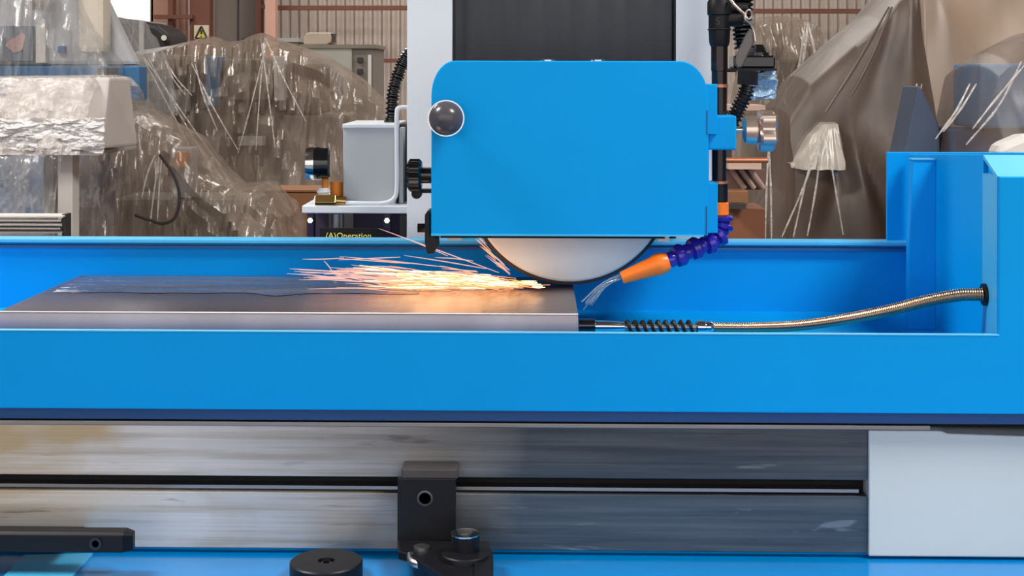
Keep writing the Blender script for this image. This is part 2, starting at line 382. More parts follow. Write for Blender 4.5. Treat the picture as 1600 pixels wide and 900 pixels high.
# tall right end: return flanges, sloping top and inner end wall
zt2 = ZZ(241, YF + .07, 1560)
bm = bmesh.new()
a = [bm.verts.new(v) for v in ((XE, YF + .008, ztall), (XR, YF + .008, ztall), (XR, YF + .075, zt2), (XE, YF + .075, zt2))]
b = [bm.verts.new(v.co - Vector((0, 0, .006))) for v in a]
bm.faces.new(a); bm.faces.new(b[::-1])
for i in range(4): bm.faces.new((a[i], a[(i + 1) % 4], b[(i + 1) % 4], b[i]))
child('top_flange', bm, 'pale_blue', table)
ztf = ZZ(521 + 14, YF)   # trough floor height guess is lower than the rim
zfl = zft - .05
fl = bmesh.new(); box(fl, XE - .001, XE + .006, YF + .008, YF + .075, zft - .01, ztall)
v = [(XE - .001, ztall), (XE - .001, ztall)]
child('side_flange', fl, 'pale_blue', table)
bm = bmesh.new()
vs = [(YF + .075, zt2), (YF + .075, zfl), (YK, zfl), (YK, ZZ(240, YK, 1480)), ]
a = [bm.verts.new((XE, y, z)) for y, z in vs]; b = [bm.verts.new((XE + .008, y, z)) for y, z in vs]
bm.faces.new(a); bm.faces.new(b[::-1])
for i in range(4): bm.faces.new((a[i], a[(i + 1) % 4], b[(i + 1) % 4], b[i]))
child('end_wall', bm, 'blue', table, bevel=.001)
# low part of the end wall in front of the flange
child('end_wall_foot', B(XE, XE + .008, YF + .008, YF + .075, zfl, zft - .01), 'blue', table)
# back wall with its rolled lip, raised at the right
zbt = ZZ(378, YK); 
child('back_wall', B(XL, XE, YK, YK + .006, zfl, zbt), 'blue', table)
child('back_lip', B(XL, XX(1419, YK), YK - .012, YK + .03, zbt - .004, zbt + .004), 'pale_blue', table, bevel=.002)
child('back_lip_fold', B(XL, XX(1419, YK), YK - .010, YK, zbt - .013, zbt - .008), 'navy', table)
zbk = ZZ(237, YK + .01, 1420)
child('back_panel', B(XX(1386, YK + .012), XR, YK + .012, YK + .018, zfl, zbk), 'blue', table, bevel=.001)
YPO = 2.387
child('corner_post', prism([(XX(1420, YPO), zfl), (XE, zfl), (XE, ZZ(249, YPO, 1440)), (XX(1427, YPO), ZZ(249, YPO, 1440)), (XX(1421, YPO), ZZ(380, YPO, 1440))], YPO, YPO + .02), mat('post_paint', (0, 158, 236), .5, spec=.15), table, bevel=.001)
child('post_weld', B(XX(1425, YPO), XX(1470, YPO), YPO - .002, YPO + .022, ZZ(249, YPO, 1440), ZZ(247, YPO, 1440)), 'pale_blue', table)
child('trough_floor', B(XL, XE, YF + .008, YK, zfl - .006, zfl), 'blue', table)
child('end_cap', B(XR - .008, XR, YF + .008, YK + .018, zfb, ztall), 'blue', table)
# underside skirt, navy to carry the recess shade in its colour, and rail
z1 = ZZ(659, YF + .02); 
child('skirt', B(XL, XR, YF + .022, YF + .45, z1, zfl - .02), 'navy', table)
YR = 2.09
zr0, zr1, zr2, zr3 = ZZ(668, YR), ZZ(747, YR), ZZ(772, YR), ZZ(860, YR)
xr = XX(1357, YR)
bm = B(XL, XX(1455, YR - .006), YR - .006, YR + .3, ZZ(667, YR), ZZ(660, YR)); child('rail_lip', bm, 'steel', table, bevel=.001)
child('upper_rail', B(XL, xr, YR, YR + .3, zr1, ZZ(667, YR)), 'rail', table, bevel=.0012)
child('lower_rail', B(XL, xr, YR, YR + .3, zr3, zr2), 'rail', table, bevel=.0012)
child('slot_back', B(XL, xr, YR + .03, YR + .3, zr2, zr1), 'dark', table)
child('slot_ledge', B(XL, xr - .012, YR + .006, YR + .03, zr2 + .0035, zr2 + .0085), 'steel', table)
zw1 = ZZ(671, YR)
child('end_block', prism([(xr, zr3 - .003), (XR - .02, zr3 - .003), (XR - .02, ZZ(687, YR)), (XX(1480, YR), ZZ(672, YR)), (XX(1470, YR), ZZ(668, YR)), (xr, ZZ(668, YR))], YR - .006, YR + .3), 'white_cloudy', table, bevel=.002)
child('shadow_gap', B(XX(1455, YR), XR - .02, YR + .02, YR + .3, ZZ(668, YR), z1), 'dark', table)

# ---- workpiece
D1, D2 = 2.113, 2.49
zpt = ZZ(490, D1, 840)
xp0, xp1 = XX(-2, D1), XX(904, D1)
wp = thing('steel_plate', 'thick ground steel plate lying in the blue trough under the wheel', 'steel plate', (xp0, D1, zfl))
child('top_face', B(xp0 + .001, xp1 - .001, D1 + .001, D2, zpt - .004, zpt), 'plate', wp, bevel=.0008)
child('plate_body', B(xp0, xp1, D1, D2, zfl, zpt - .003), 'plate_side', wp)
child('bright_edge', cyl((xp0, D1 + .0005, zpt - .001), (xp1, D1 + .0005, zpt - .001), .0012, n=8), mat('painted_edge_glint', (226, 214, 210), .5), wp)  # highlight along the front edge painted as a pale rod
child('rear_edge', cyl((xp0, D2, zpt - .001), (xp1, D2, zpt - .001), .0012, n=8), 'steel', wp)
# puddle of coolant along the rear of the plate
bm = bmesh.new(); N = 70; rows = []
y0 = lambda t: 2.293 - .022 * math.exp(-((t - .62) / .05) ** 2) + .012 * noise.noise(Vector((t * 9, 2, 0)))
for i in range(N + 1):
    t = i / N; x = xp0 + .02 + t * (.60); r = []
    for j in range(9):
        y = y0(t) + (D2 - .012 - y0(t)) * j / 8
        r.append(bm.verts.new((x, y, zpt + .0008 + (.0022 + .0022 * noise.noise(Vector((x * 9, y * 34, 0)))) * math.sin(PI * j / 8))))
    rows.append(r)
for A, Bv in zip(rows, rows[1:]):
    for j in range(8): bm.faces.new((A[j], A[j + 1], Bv[j + 1], Bv[j]))
tag(link('coolant_puddle', bm, 'wet', smooth=True), 'dark rippled coolant puddle along the rear of the steel plate', 'puddle')

# ---- wheel
YW = 2.38
wc = P(890, 283.5, YW); wr = S(161.5, YW)
t = thing('grinding_wheel', 'large pale grey grinding wheel below the blue guard, touching the steel plate', 'grinding wheel', wc)
child('wheel_body', lathe(wc + Vector((0, -.0, 0)), (0, 1, 0), [(0, wr - .005), (.003, wr), (.045, wr), (.048, wr - .005)], n=128), 'wheelrim', t, smooth=True)
child('wheel_face', lathe(wc + Vector((0, -.003, 0)), (0, 1, 0), [(0, 0), (0, wr - .009), (.004, wr - .005)], n=128), 'wheel', t, smooth=True)
child('wheel_flange', lathe(wc + Vector((0, -.02, 0)), (0, 1, 0), [(0, 0), (0, .05), (.006, .055), (.017, .055)], n=48), 'steel', t, smooth=True)
child('spindle', cyl(wc + Vector((0, .04, 0)), wc + Vector((0, .12, 0)), .04), 'steel', t, smooth=True)

# ---- guard
YG = 2.27
g = thing('wheel_guard', 'blue rounded wheel guard box above the grey wheel', 'wheel guard', (wc.x, YG, ZZ(368, YG)))
gp = rounded(674, 95, 1107, 368, (36, 55), (44, 60))
gpw = lambda off, Y: [(P(x, y, YG).x, P(x, y, YG).z) for x, y in gp]
child('cover_door', prism(gpw(0, YG), YG, YG + .006), 'blue', g, bevel=.002)
# hollow housing behind the door: shell of the same outline, open below
bm = bmesh.new(); pts = gpw(0, YG); ins = []
cx = sum(p[0] for p in pts) / len(pts); cz = sum(p[1] for p in pts) / len(pts)
inner = [(cx + (p[0] - cx) * .975, cz + (p[1] - cz) * (.965 if p[1] > cz else 1.0)) for p in pts]
n = len(pts)
ring = lambda L, y: [bm.verts.new((p[0], y, p[1])) for p in L]
o0, o1, i0, i1 = ring(pts, YG + .007), ring(pts, 2.50), ring(inner, YG + .007), ring(inner, 2.50)
for i in range(n - 1):
    bm.faces.new((o0[i], o0[i + 1], o1[i + 1], o1[i])); bm.faces.new((i0[i], i1[i], i1[i + 1], i0[i + 1]))
    bm.faces.new((o0[i], i0[i], i0[i + 1], o0[i + 1])); bm.faces.new((o1[i], o1[i + 1], i1[i + 1], i1[i]))
for i in (0, n - 1): bm.faces.new((o0[i], o1[i], i1[i], i0[i]))
child('housing', bm, 'blue', g)
child('housing_back', prism(inner, 2.494, 2.50), 'blue', g)
child('door_edge', B(XX(688, YG), XX(1040, YG), YG + .007, YG + .016, ZZ(373, YG), ZZ(367, YG)), 'dark', g)
child('bottom_strip', BP(674, 1100, 366, 369, YG - .001, .004), mat('strip_paint', (60, 178, 230), .4), g)
child('door_clip', BP(700, 722, 366, 376, YG + .02, .01), 'steel', g)
child('door_clip', BP(1028, 1046, 367, 377, YG + .02, .01), 'steel', g)
# hinges along the right side
child('side_plate', BP(1100, 1121, 131, 210, YG + .004, .05), 'blue', g, bevel=.0015)
child('side_plate', BP(1103, 1122, 286, 364, YG + .004, .05), 'blue', g, bevel=.0015)
child('side_plate', BP(1096, 1108, 131, 364, YG + .010, .05), 'blue', g)
child('door_slit', BP(1103.5, 1105.5, 322, 366, YG - .001, .008), 'navy', g)
child('door_slit', BP(1104.5, 1106, 172, 210, YG - .001, .008), 'navy', g)
child('clamp_block', BP(1106, 1151, 180, 234, YG + .012, .06), 'blue', g, bevel=.003)
child('clamp_screw', cyl(P(1150, 202, YG + .04), P(1162, 202, YG + .04), S(5, YG)), 'chrome', g, smooth=True)
# four-lobed chrome knob on the clamp screw
kx = P(1160, 203, YG + .04); rr = S(30, YG)
bm = lathe(kx, (1, 0, 0), [(0, .012), (.004, .022), (.022, .024), (.026, .020)], n=24)
sh = child('clamp_knob', bm, 'warmchrome', g, smooth=True)
bm = bmesh.new(); ax = kx + Vector((.026, 0, 0)); ring0, ring1 = [], []
for s, k in ((0, .88), (.004, 1), (.024, 1), (.028, .86)):
    ring1 = [bm.verts.new(ax + Vector((s, 0, 0)) + (Vector((0, math.cos(a), 0)) + Vector((0, 0, math.sin(a)))) * rr * k * (1 + .16 * math.cos(5 * a + .6))) for a in [2 * PI * i / 60 for i in range(60)]]
    if ring0:
        for i in range(60): bm.faces.new((ring0[i], ring0[(i + 1) % 60], ring1[(i + 1) % 60], ring1[i]))
    else: bm.faces.new(ring1[::-1])
    ring0 = ring1
bm.faces.new(ring1)
child('knob_grip', bm, 'warmchrome', sh, smooth=True)
# ball knob on the door
bc = P(697, 185, YG - .035); br = S(27, YG - .035)
bm = bmesh.new(); bmesh.ops.create_uvsphere(bm, u_segments=40, v_segments=24, radius=br); bmesh.ops.translate(bm, verts=bm.verts, vec=bc)
kb = child('ball_knob', bm, 'ball', g, smooth=True); kb['label'] = 'grey ball knob'
child('knob_stem', cyl(bc + Vector((0, br * .8, 0)), (bc.x, YG, bc.z), .008), 'steel', kb)
child('knob_ring', lathe(bc + Vector((0, .002, 0)), (0, 1, 0), [(0, br * .99), (0, br * 1.06), (.003, br * 1.06), (.003, br * .99)], n=48), 'chrome', kb, smooth=True)
# black star knob sticking out to the left
k0 = P(637, 274, YG + .08)
bm = bmesh.new(); ring0 = None; rr = S(24, YG + .08)
for s, k in ((0, .8), (.004, 1), (.020, 1), (.024, .85)):
    ring1 = [bm.verts.new(k0 + Vector((s, math.cos(a) * rr * k * (1 + .07 * math.cos(12 * a)), math.sin(a) * rr * k * (1 + .07 * math.cos(12 * a))))) for a in [2 * PI * i / 96 for i in range(96)]]
    if ring0:
        for i in range(96): bm.faces.new((ring0[i], ring0[(i + 1) % 96], ring1[(i + 1) % 96], ring1[i]))
    else: bm.faces.new(ring1[::-1])
    ring0 = ring1
bm.faces.new(ring1)
sk = child('adjuster_knob', bm, 'blackgloss', g, smooth=True); sk['label'] = 'ribbed black adjuster knob'
child('knob_hub', cyl(k0 + Vector((.023, 0, 0)), (XX(676, YG), k0.y, k0.z), S(13, YG)), 'blackgloss', sk, smooth=True)
child('side_bolt', lathe(P(652, 302, YG + .1), (0, -1, 0), [(0, .009), (.01, .009), (.01, .006), (.006, .0055), (.006, 0)], n=20), 'black', g, smooth=True)
child('side_lug', BP(653, 676, 296, 302, YG + .1, .02), 'black', g)
# black spark deflector bracket at lower left
child('deflector', prismP([(664, 336), (668, 330), (672, 330), (672, 368), (684, 372), (684, 386), (678, 397), (668, 397), (664, 380)], YG + .03, .05), 'black', g, bevel=.001)
child('deflector_bolt', cyl(P(653, 356, YG + .05), P(666, 356, YG + .05), S(8, YG), n=6), 'blackgloss', g)
# top bolts
for px in (856, 934):
    child('top_bolt', lathe(P(px, 97, 2.42), (0, 0, 1), [(0, .014), (.004, .014), (.006, .011), (.006, 0)], n=16), 'chrome', g, smooth=True)

# ---- column
YC = 2.70
c = thing('grinder_column', 'white machine column with dark bellows behind the blue guard', 'machine column', (wc.x, YC, zb))
zt = 2.15
xa, xb, xc, xd = XX(636, YC), XX(707, YC), XX(1056, YC), XX(1112, YC)
child('column_side', B(xa, xb, YC, YC + .5, zb, zt), 'white', c, bevel=.002)
child('column_side', B(xc, xd, YC, YC + .5, zb, zt), 'white', c, bevel=.002)
child('column_back', B(xb, xc, YC + .06, YC + .5, zb, zt), 'dark', c)
bm = bmesh.new(); n = 60; A = []; Bv = []
for i in range(n + 1):
    x = xb + .002 + (xc - xb - .004) * i / n; d = .0025 * math.sin(2 * PI * i / 7.5) * (i not in (0, n))
    A.append(bm.verts.new((x, YC + .012 + d, zb + .1))); Bv.append(bm.verts.new((x, YC + .012 + d, zt)))
for i in range(n): bm.faces.new((A[i], A[i + 1], Bv[i + 1], Bv[i]))
o = child('bellows', bm, 'bellows', c, smooth=True); md = o.modifiers.new('thickness', 'SOLIDIFY'); md.thickness = .004
bm = bmesh.new(); box(bm, xb, xb + .004, YC + .001, YC + .02, zb, zt); box(bm, xc - .004, xc, YC + .001, YC + .02, zb, zt)
child('bellows_rail', bm, 'black', c)
child('column_cap', B(xa, xd, YC, YC + .5, zt, zt + .02), 'white', c)
child('spindle_housing', cyl((wc.x, 2.505, wc.z), (wc.x, YC + .08, wc.z), .11, n=40), 'black', c, smooth=True)

# ---- coolant line on the right of the guard: black valve, rigid pipe, segmented hose, nozzle
YP = 2.33
cl = thing('coolant_line', 'black coolant valve and pipe ending in a blue segmented hose with orange nozzle', 'coolant pipe', P(1124, 380, YP))
x0 = 1124
pv = P(x0, 0, YP); ax = Vector((0, 0, -1))
def vz(py): return P(x0, py, YP).z
def L(rows, m, name, par, n=24):
    prof = [(pv.z - vz(py), S(w, YP)) for py, w in rows]
    return child(name, lathe(pv, ax, prof, n=n), m, par, smooth=True)
L([(-620, 11), (-60, 11), (-60, 16), (-2, 16), (3, 19), (22, 19), (24, 17), (44, 17), (46, 19), (47, 17), (66, 16), (72, 14)], 'black', 'valve_body', cl)
L([(70, 13), (110, 13), (111, 12), (130, 12), (300, 11)], mat('dark_pipe', (58, 52, 52), .22, .8), 'pipe', cl)
L([(131, 14), (136, 14)], 'copper', 'pipe_collar', cl); L([(282, 15), (286, 15)], 'copper', 'pipe_collar', cl)
L([(286, 13.5), (314, 13.5)], 'black', 'lower_sleeve', cl)
L([(314, 11), (316, 15), (334, 15), (338, 10)], 'orange', 'orange_collar', cl)
text_mesh('valve_mark', 'S', 'mdark', P(1122, 38, YP - S(19, YP)), S(16, YP), .001, cl)
child('pipe_clip', B(pv.x - .008, pv.x + .008, YP, YC + .02, 2.02, 2.05), 'black', cl)
# branch to the right with lever handle
child('valve_branch', cyl(P(1130, 30, YP), P(1160, 30, YP), S(11, YP)), 'black', cl, smooth=True)
child('valve_branch', cyl(P(1138, 12, YP), P(1168, 12, YP), S(8, YP)), 'black', cl, smooth=True)
bm = prismP([(1172, 44), (1177, 52), (1178, 66), (1160, 104), (1152, 106), (1149, 100), (1150, 86), (1166, 52)], YP - .03, .006)
child('lever', bm, mat('lever_grey', (92, 88, 88), .3, .6), cl, bevel=.002)['label'] = 'grey lever handle'
child('lever_wire', tube(smooth_path([P(1140, -2, YP - .02), P(1146, 6, YP - .03), P(1156, 16, YP - .03), P(1163, 22, YP - .035), P(1165, 30, YP - .035), P(1174, 38, YP - .03), P(1178, 50, YP - .028), P(1180, 64, YP - .028)]), .0022, n=8), 'warmchrome', cl, smooth=True)
child('lever_spring', tube([P(1170 + 5 * math.cos(t), 22 + 7 * math.sin(t), YP - .04 + .0014 * t) for t in [i * .35 for i in range(60)]], .0016, n=6), 'warmchrome', cl, smooth=True)
# segmented hose: indigo ball-socket links
def loc_link(a, b, r, par, m='indigo', name='hose_link'):
    L_ = (b - a).length
    return child(name, lathe(a, b - a, [(0, r * .62), (L_ * .12, r * .7), (L_ * .3, r * .78), (L_ * .48, r * .7), (L_ * .55, r * 1.02), (L_ * .85, r * 1.12), (L_ * .97, r), (L_, r * .5)], n=22), m, par, smooth=True)
jp = [P(1129, 338, YP), P(1129, 352, YP), P(1126, 366, YP - .004), P(1112, 378, YP - .01), P(1090, 386, YP - .02), P(1066, 397, YP - .03), P(1040, 409, YP - .04)]
for a, b in zip(jp, jp[1:]): loc_link(b, a + (a - b) * .12, S(16, YP), cl)
na, nb = jp[-1], P(972, 434, YP - .05)
bm = bmesh.new(); d = (nb - na); Ln = d.length; d.normalize(); up = Vector((0, 1, 0)); sd = d.cross(up).normalized(); rows = []
for f, w, h in ((-.08, 12, 12), (.02, 15, 15), (.14, 16, 15), (.2, 16, 14), (.3, 14, 12), (1, 9, 5)):
    cc = na + d * Ln * f; rows.append([bm.verts.new(cc + sd * S(w, YP) * math.cos(a) * 1.05 + up * S(h, YP) * math.sin(a)) for a in [2 * PI * i / 20 for i in range(20)]])
for A, Bv in zip(rows, rows[1:]):
    for i in range(20): bm.faces.new((A[i], A[(i + 1) % 20], Bv[(i + 1) % 20], Bv[i]))
bm.faces.new(rows[0][::-1]); bm.faces.new(rows[-1])
child('nozzle', bm, 'orange', cl, smooth=True)['label'] = 'orange flat nozzle'
# coolant strands
bm = bmesh.new()
for i in range(11):
    s = P(970 + rnd.uniform(-2, 2), 432 + rnd.uniform(-4, 4), YP - .05); e = P(908 + i * 1.6 + rnd.uniform(-4, 4), 480 + rnd.uniform(-9, 6) - i * .8, YP - .08 + rnd.uniform(-.01, .01))
    mid = (s + e) / 2 + Vector((rnd.uniform(-.004, .004), 0, .006)); 
    tube(smooth_path([s, mid, e], 6), lambda f, q=rnd.uniform(.0006, .0012): q * (1.1 - .5 * f), n=6, bm=bm)
tag(link('coolant_jet', bm, 'water', smooth=True), 'thin clear coolant strands squirting from the orange nozzle', 'water', kind='stuff')

# ---- corrugated black hose and black box behind the valve, right side
def corrhose(path, r, par, name='hose', m='blackgloss', ridges=14, n=14):
    return child(name, tube(path, lambda f: r * (1 + .16 * (1 if (f * ridges) % 1 < .55 else -1)), n=n), m, par, smooth=False)
YH = 2.62
t = thing('ribbed_hose', 'short ribbed black hose with clamp nut right of the guard', 'hose', P(1150, 180, YH))
corrhose(smooth_path([P(1168, 132, YH), P(1163, 150, YH), P(1155, 166, YH), P(1148, 182, YH), P(1138, 205, YH)], 16), S(11, YH), t, 'hose', ridges=12)
child('nut', cyl(P(1169, 110, YH), P(1168, 132, YH), S(16, YH), n=8), 'black', t)
corrhose(smooth_path([P(1120, -360, 2.72), P(1150, -300, YH + .02), P(1165, -180, YH), P(1162, -40, YH), P(1160, 0, YH), P(1160, 40, YH), P(1163, 75, YH)], 16), S(15, YH), t, 'upper_hose', ridges=66)
t = thing('junction_box', 'flat black box with round top knob on a bracket right of the guard', 'switch box', P(1180, 110, 2.75))
child('body', BP(1146, 1212, 86, 106, 2.75, .07), 'blackgloss', t, bevel=.004)
child('shelf', BP(1138, 1214, 106, 110, 2.72, .11), 'black', t)
child('knob', lathe(P(1184, 88, 2.78), (0, 0, 1), [(0, .022), (.008, .022), (.018, .014), (.024, .01), (.024, 0)], n=20), 'blackgloss', t, smooth=True)
child('bracket_arm', B(XX(1090, 2.80), XX(1150, 2.80), 2.80, 2.83, ZZ(112, 2.8), ZZ(106, 2.8)), 'black', t)
# ---- hydraulic-ish unit left: shelf, grey cabinet, gauge, pipe
YU = 2.78
sf = thing('side_shelf', 'pale grey shelf plate on dark legs left of the white column', 'shelf', P(555, 372, YU))
child('shelf_plate', BP(472, 637, 322, 334, YU, .32), 'white', sf, bevel=.002)
for px in (480, 600):
    child('leg', BP(px, px + 10, 334, 640, YU + .03, .03), mat('violet_grey_leg', (60, 50, 76), .35, .3), sf)
child('leg', BP(625, 635, 334, 640, YU + .03, .03), 'mdark', sf)
child('cross_panel', BP(490, 636, 334, 640, YU + .12, .01), mat('violet_panel', (78, 62, 84), .4), sf)
for px in (485, 605):
    child('leg_bolt', cyl(P(px, 345, YU + .028), P(px, 345, YU + .02), .006, n=6), 'chrome', sf)
child('pump_body', cyl(P(528, 360, YU + .08), P(528, 334, YU + .08), .018, n=16), 'steel', sf, smooth=True)
sg = thing('operation_sign', 'black plate with yellow lettering half hidden behind the trough lip', 'sign', P(545, 380, YU - .02))
child('plate', BP(500, 596, 357, 400, YU - .012, .006), 'dark', sg)
text_mesh('lettering', '(A)Operation', 'yellow', P(545, 373, YU - .0135), S(13, YU), .0006, sg)
lp = thing('sign_post', 'thin dark bracket holding the lettered sign under the shelf', 'bracket', P(545, 400, YU))
child('bracket', BP(538, 552, 334, 420, YU - .005, .02), 'mdark', lp)
gb = thing('grey_cabinet', 'light grey metal box standing on the shelf left of the column', 'box', P(580, 322, YU))
child('body', BP(536, 618, 197, 321, YU + .03, .2), 'grey', gb, bevel=.003)
child('lid', BP(535, 619, 194, 201, YU + .026, .21), 'white', gb, bevel=.002)
child('side_strip', BP(624, 630, 200, 318, YU + .05, .1), 'grey', gb)
child('side_panel', BP(618, 636, 194, 320, YU + .1, .12), 'mdark', gb)
pp = thing('bent_pipe', 'thin pale pipe bent round the lower right corner of the grey box', 'pipe', P(618, 318, YU))
child('pipe', tube(smooth_path([P(636, 168, YU + .02), P(624, 169, YU + .016), P(620, 178, YU + .012), P(620, 230, YU + .012), P(620, 295, YU + .012), P(615, 311, YU + .012), P(600, 317.5, YU + .012), P(570, 318, YU + .012), P(530, 317, YU + .012)], 8), S(3.4, YU), n=12), 'white', pp, smooth=True)
gg = thing('pressure_gauge', 'black and chrome round gauge on a brass fitting left of the grey box', 'gauge', P(512, 325, YU))
gc = P(481, 256, YU + .03)
child('gauge_case', lathe(gc, Vector((1, .06, 0)), [(0, S(20, YU)), (.004, S(25, YU)), (.022, S(26.5, YU)), (.028, S(25, YU)), (.042, S(25, YU)), (.046, S(21, YU))], n=40), 'blackgloss', gg, smooth=True)
child('gauge_bezel', lathe(gc + Vector((-.003, 0, 0)), Vector((1, .06, 0)), [(0, S(20, YU)), (.001, S(25, YU)), (.015, S(26.8, YU)), (.017, S(26.8, YU))], n=40), 'chrome', gg, smooth=True)
child('gauge_stem', cyl(P(508, 280, YU + .03), P(508, 297, YU + .03), S(5, YU)), 'amber', gg, smooth=True)
child('amber_cup', cyl(P(527, 284, YU + .05), P(527, 310, YU + .05), S(11, YU)), 'amber', gg, smooth=True)
child('union', lathe(P(506, 294, YU + .03), (0, 0, -1), [(0, S(9, YU)), (.008, S(11, YU)), (.012, S(8, YU)), (.016, S(14, YU)), (.028, S(17, YU))], n=24), 'white', gg, smooth=True)
child('brass_nut', cyl(P(494, 316, YU + .015), P(526, 316, YU + .015), S(13, YU), n=6), 'brass', gg, bevel=.001)
child('brass_tail', cyl(P(524, 314, YU + .015), P(541, 315, YU + .015), S(8, YU), n=16), 'brass', gg, smooth=True)
ch = thing('black_conduit', 'ribbed black conduit curving down beside the column, left of it', 'hose', P(612, 190, 2.9))
corrhose(smooth_path([P(660, 60, 2.9), P(636, 88, 2.9), P(622, 118, 2.9), P(614, 150, 2.9), P(612, 200, 2.9)], 24), S(9, 2.9), ch, 'conduit', ridges=26)
child('cuff', cyl(P(612, 188, 2.9), P(612, 200, 2.9), S(12, 2.9)), 'blackgloss', ch, smooth=True)

# ---- armoured hose in the trough
ah = thing('armoured_hose', 'bronze armoured hose with spring sleeve running from the steel plate to the trough end', 'hose', P(910, 510, 2.15))
Y2 = 2.14
child('black_plug', cyl(P(905, 509, Y2), P(930, 509, Y2), S(11, Y2)), 'blackgloss', ah, smooth=True)
child('ferrule', lathe(P(927, 510, Y2), (1, 0, 0), [(0, S(8, Y2)), (.004, S(10, Y2)), (.036, S(9, Y2)), (.04, S(8, Y2)), (.048, S(7.5, Y2))], n=24), 'chrome', ah, smooth=True)
child('inner_tube', cyl(P(970, 511, Y2), P(1095, 511, Y2), S(5.5, Y2)), 'steel', ah, smooth=True)
s0, s1 = P(978, 511, Y2), P(1086, 511, Y2); n = 9 * 20
child('spring', tube([s0.lerp(s1, i / n) + Vector((0, math.cos(2 * PI * i / 20), math.sin(2 * PI * i / 20))) * S(9.5, Y2) for i in range(n + 1)], S(2.6, Y2), n=8), 'black', ah, smooth=True)
child('fitting', lathe(P(1088, 511, Y2), (1, 0, 0), [(0, S(8, Y2)), (.002, S(11, Y2)), (.014, S(11, Y2)), (.015, S(9, Y2)), (.022, S(10, Y2)), (.026, S(7.5, Y2))], n=24), 'chrome', ah, smooth=True)
pth = smooth_path([P(1112, 511, Y2), P(1180, 511, Y2), P(1250, 508, Y2), P(1320, 498, Y2 - .003), P(1390, 484, Y2 - .006), P(1450, 469, Y2 - .01), P(1500, 460, Y2 - .015), P(1536, 459, Y2 - .02)], 150)
arc = [0]
for a, b in zip(pth, pth[1:]): arc.append(arc[-1] + (b - a).length)
rs = S(7.6, Y2); NN = len(pth)
def hr(f):
    i = min(NN - 1, int(round(f * (NN - 1)))); return rs * (1 + .3 * f) * (1 + .045 * math.sin(arc[i] / .0034 * 2 * PI))
child('hose', tube(pth, hr, n=20), 'bronze', ah, smooth=True)
child('end_bush', cyl(P(1536, 459, Y2 - .02), (XE, Y2 - .02, P(1550, 459, Y2 - .02).z), S(17, Y2)), 'black', ah, smooth=True)

# ---- stops on the rail and base
YS = 2.045
br_ = thing('stop_bracket', 'black table stop bracket clamped in the rail slot above a roller foot', 'bracket', P(690, 880, YS))
child('upright', BP(622, 713, 748, 846, YS, .012), 'black', br_, bevel=.0015)
child('slot_tongue', BP(640, 705, 748, 770, YS + .012, .07), 'black', br_)
child('top_tab', BP(628, 716, 733, 749, YS + .004, .042), mat('dirty_steel', (84, 80, 80), .45, .6, var=.3), br_, bevel=.002)
child('socket_screw', lathe(P(665, 779, YS), (0, -1, 0), [(0, .0115), (.001, .0115), (.0015, .009), (-.001, .008), (-.001, 0)], n=24), mat('dull_ring', (84, 84, 88), .4, .6), br_, smooth=True)
zf = ZZ(845, YS)
def plan(pts, z0, z1): # pts: (px,py) on the plane z1
    q = [onbase(x, y, z1) for x, y in pts]; bm = bmesh.new()
    A = [bm.verts.new(p) for p in q]; Bv = [bm.verts.new((p.x, p.y, z0)) for p in q]
    bm.faces.new(A); bm.faces.new(Bv[::-1]); n = len(q)
    for i in range(n): bm.faces.new((A[i], A[(i + 1) % n], Bv[(i + 1) % n], Bv[i]))
    return bm
child('foot', plan([(622, 843), (760, 846), (772, 862), (772, 900), (700, 905), (640, 866), (624, 862)], zf - .012, zf), 'black', br_, bevel=.0015)
ft = onbase(660, 858, zf)
child('foot_bolt', lathe(ft, (0, 0, 1), [(-.002, .0115), (.004, .0115), (.005, .009), (.005, 0)], n=20), 'steel', br_, smooth=True)
fc = onbase(728, 864, zf + .008)
child('roller_block', lathe((fc.x, fc.y, zf - .03), (0, 0, 1), [(0, .034), (.03, .034), (.037, .033), (.0385, .031), (.0385, 0)], n=40), 'black', br_, smooth=True)
ro = onbase(728, 834, zf + .03)
child('roller', lathe((ro.x, ro.y, zf), (0, 0, 1), [(0, .020), (.028, .020), (.030, .0185), (.030, 0)], n=32), 'black', br_, smooth=True)
child('roller_ring', lathe((ro.x, ro.y, zf + .029), (0, 0, 1), [(0, .0185), (.0, .0206), (.0022, .0206), (.0022, .0165), (0, .0165)], n=32), 'chrome', br_, smooth=True)
child('roller_pin', lathe((ro.x, ro.y, zf + .03), (0, 0, 1), [(0, .011), (.003, .011), (.0035, .009), (.0035, 0)], n=24), 'steel', br_, smooth=True)
p0 = onbase(642, 868, zf - .004); p1 = onbase(668, 884, zf - .008)
child('pawl', tube(smooth_path([p0, (p0 + p1) / 2 + Vector((-.006, -.004, -.002)), p1], 6), .006, n=10), 'steel', br_, smooth=True)
child('side_wing', plan([(742, 842), (766, 846), (770, 900), (742, 900)], zf - .04, zf + .004), 'black', br_, bevel=.002)

rc = onbase(511, 876, ZZ(876, 2.0)); zc = rc.z; rR = S(57, rc.y)
t = thing('round_stop', 'squat black cylinder with centre hole, left of the stop bracket', 'stop', (rc.x, rc.y, zb))
child('body', lathe((rc.x, rc.y, zb), (0, 0, 1), [(0, rR), (zc - zb - .002, rR), (zc - zb, rR - .002), (zc - zb, .012), (zc - zb - .006, .011), (zc - zb - .006, 0)], n=64), 'black', t, smooth=True)
child('socket_screw', lathe((rc.x, rc.y, zc - .006), (0, 0, 1), [(0, .008), (.003, .008), (.003, .005), (.0, .0045), (0, 0)], n=16), 'blackgloss', t, smooth=True)

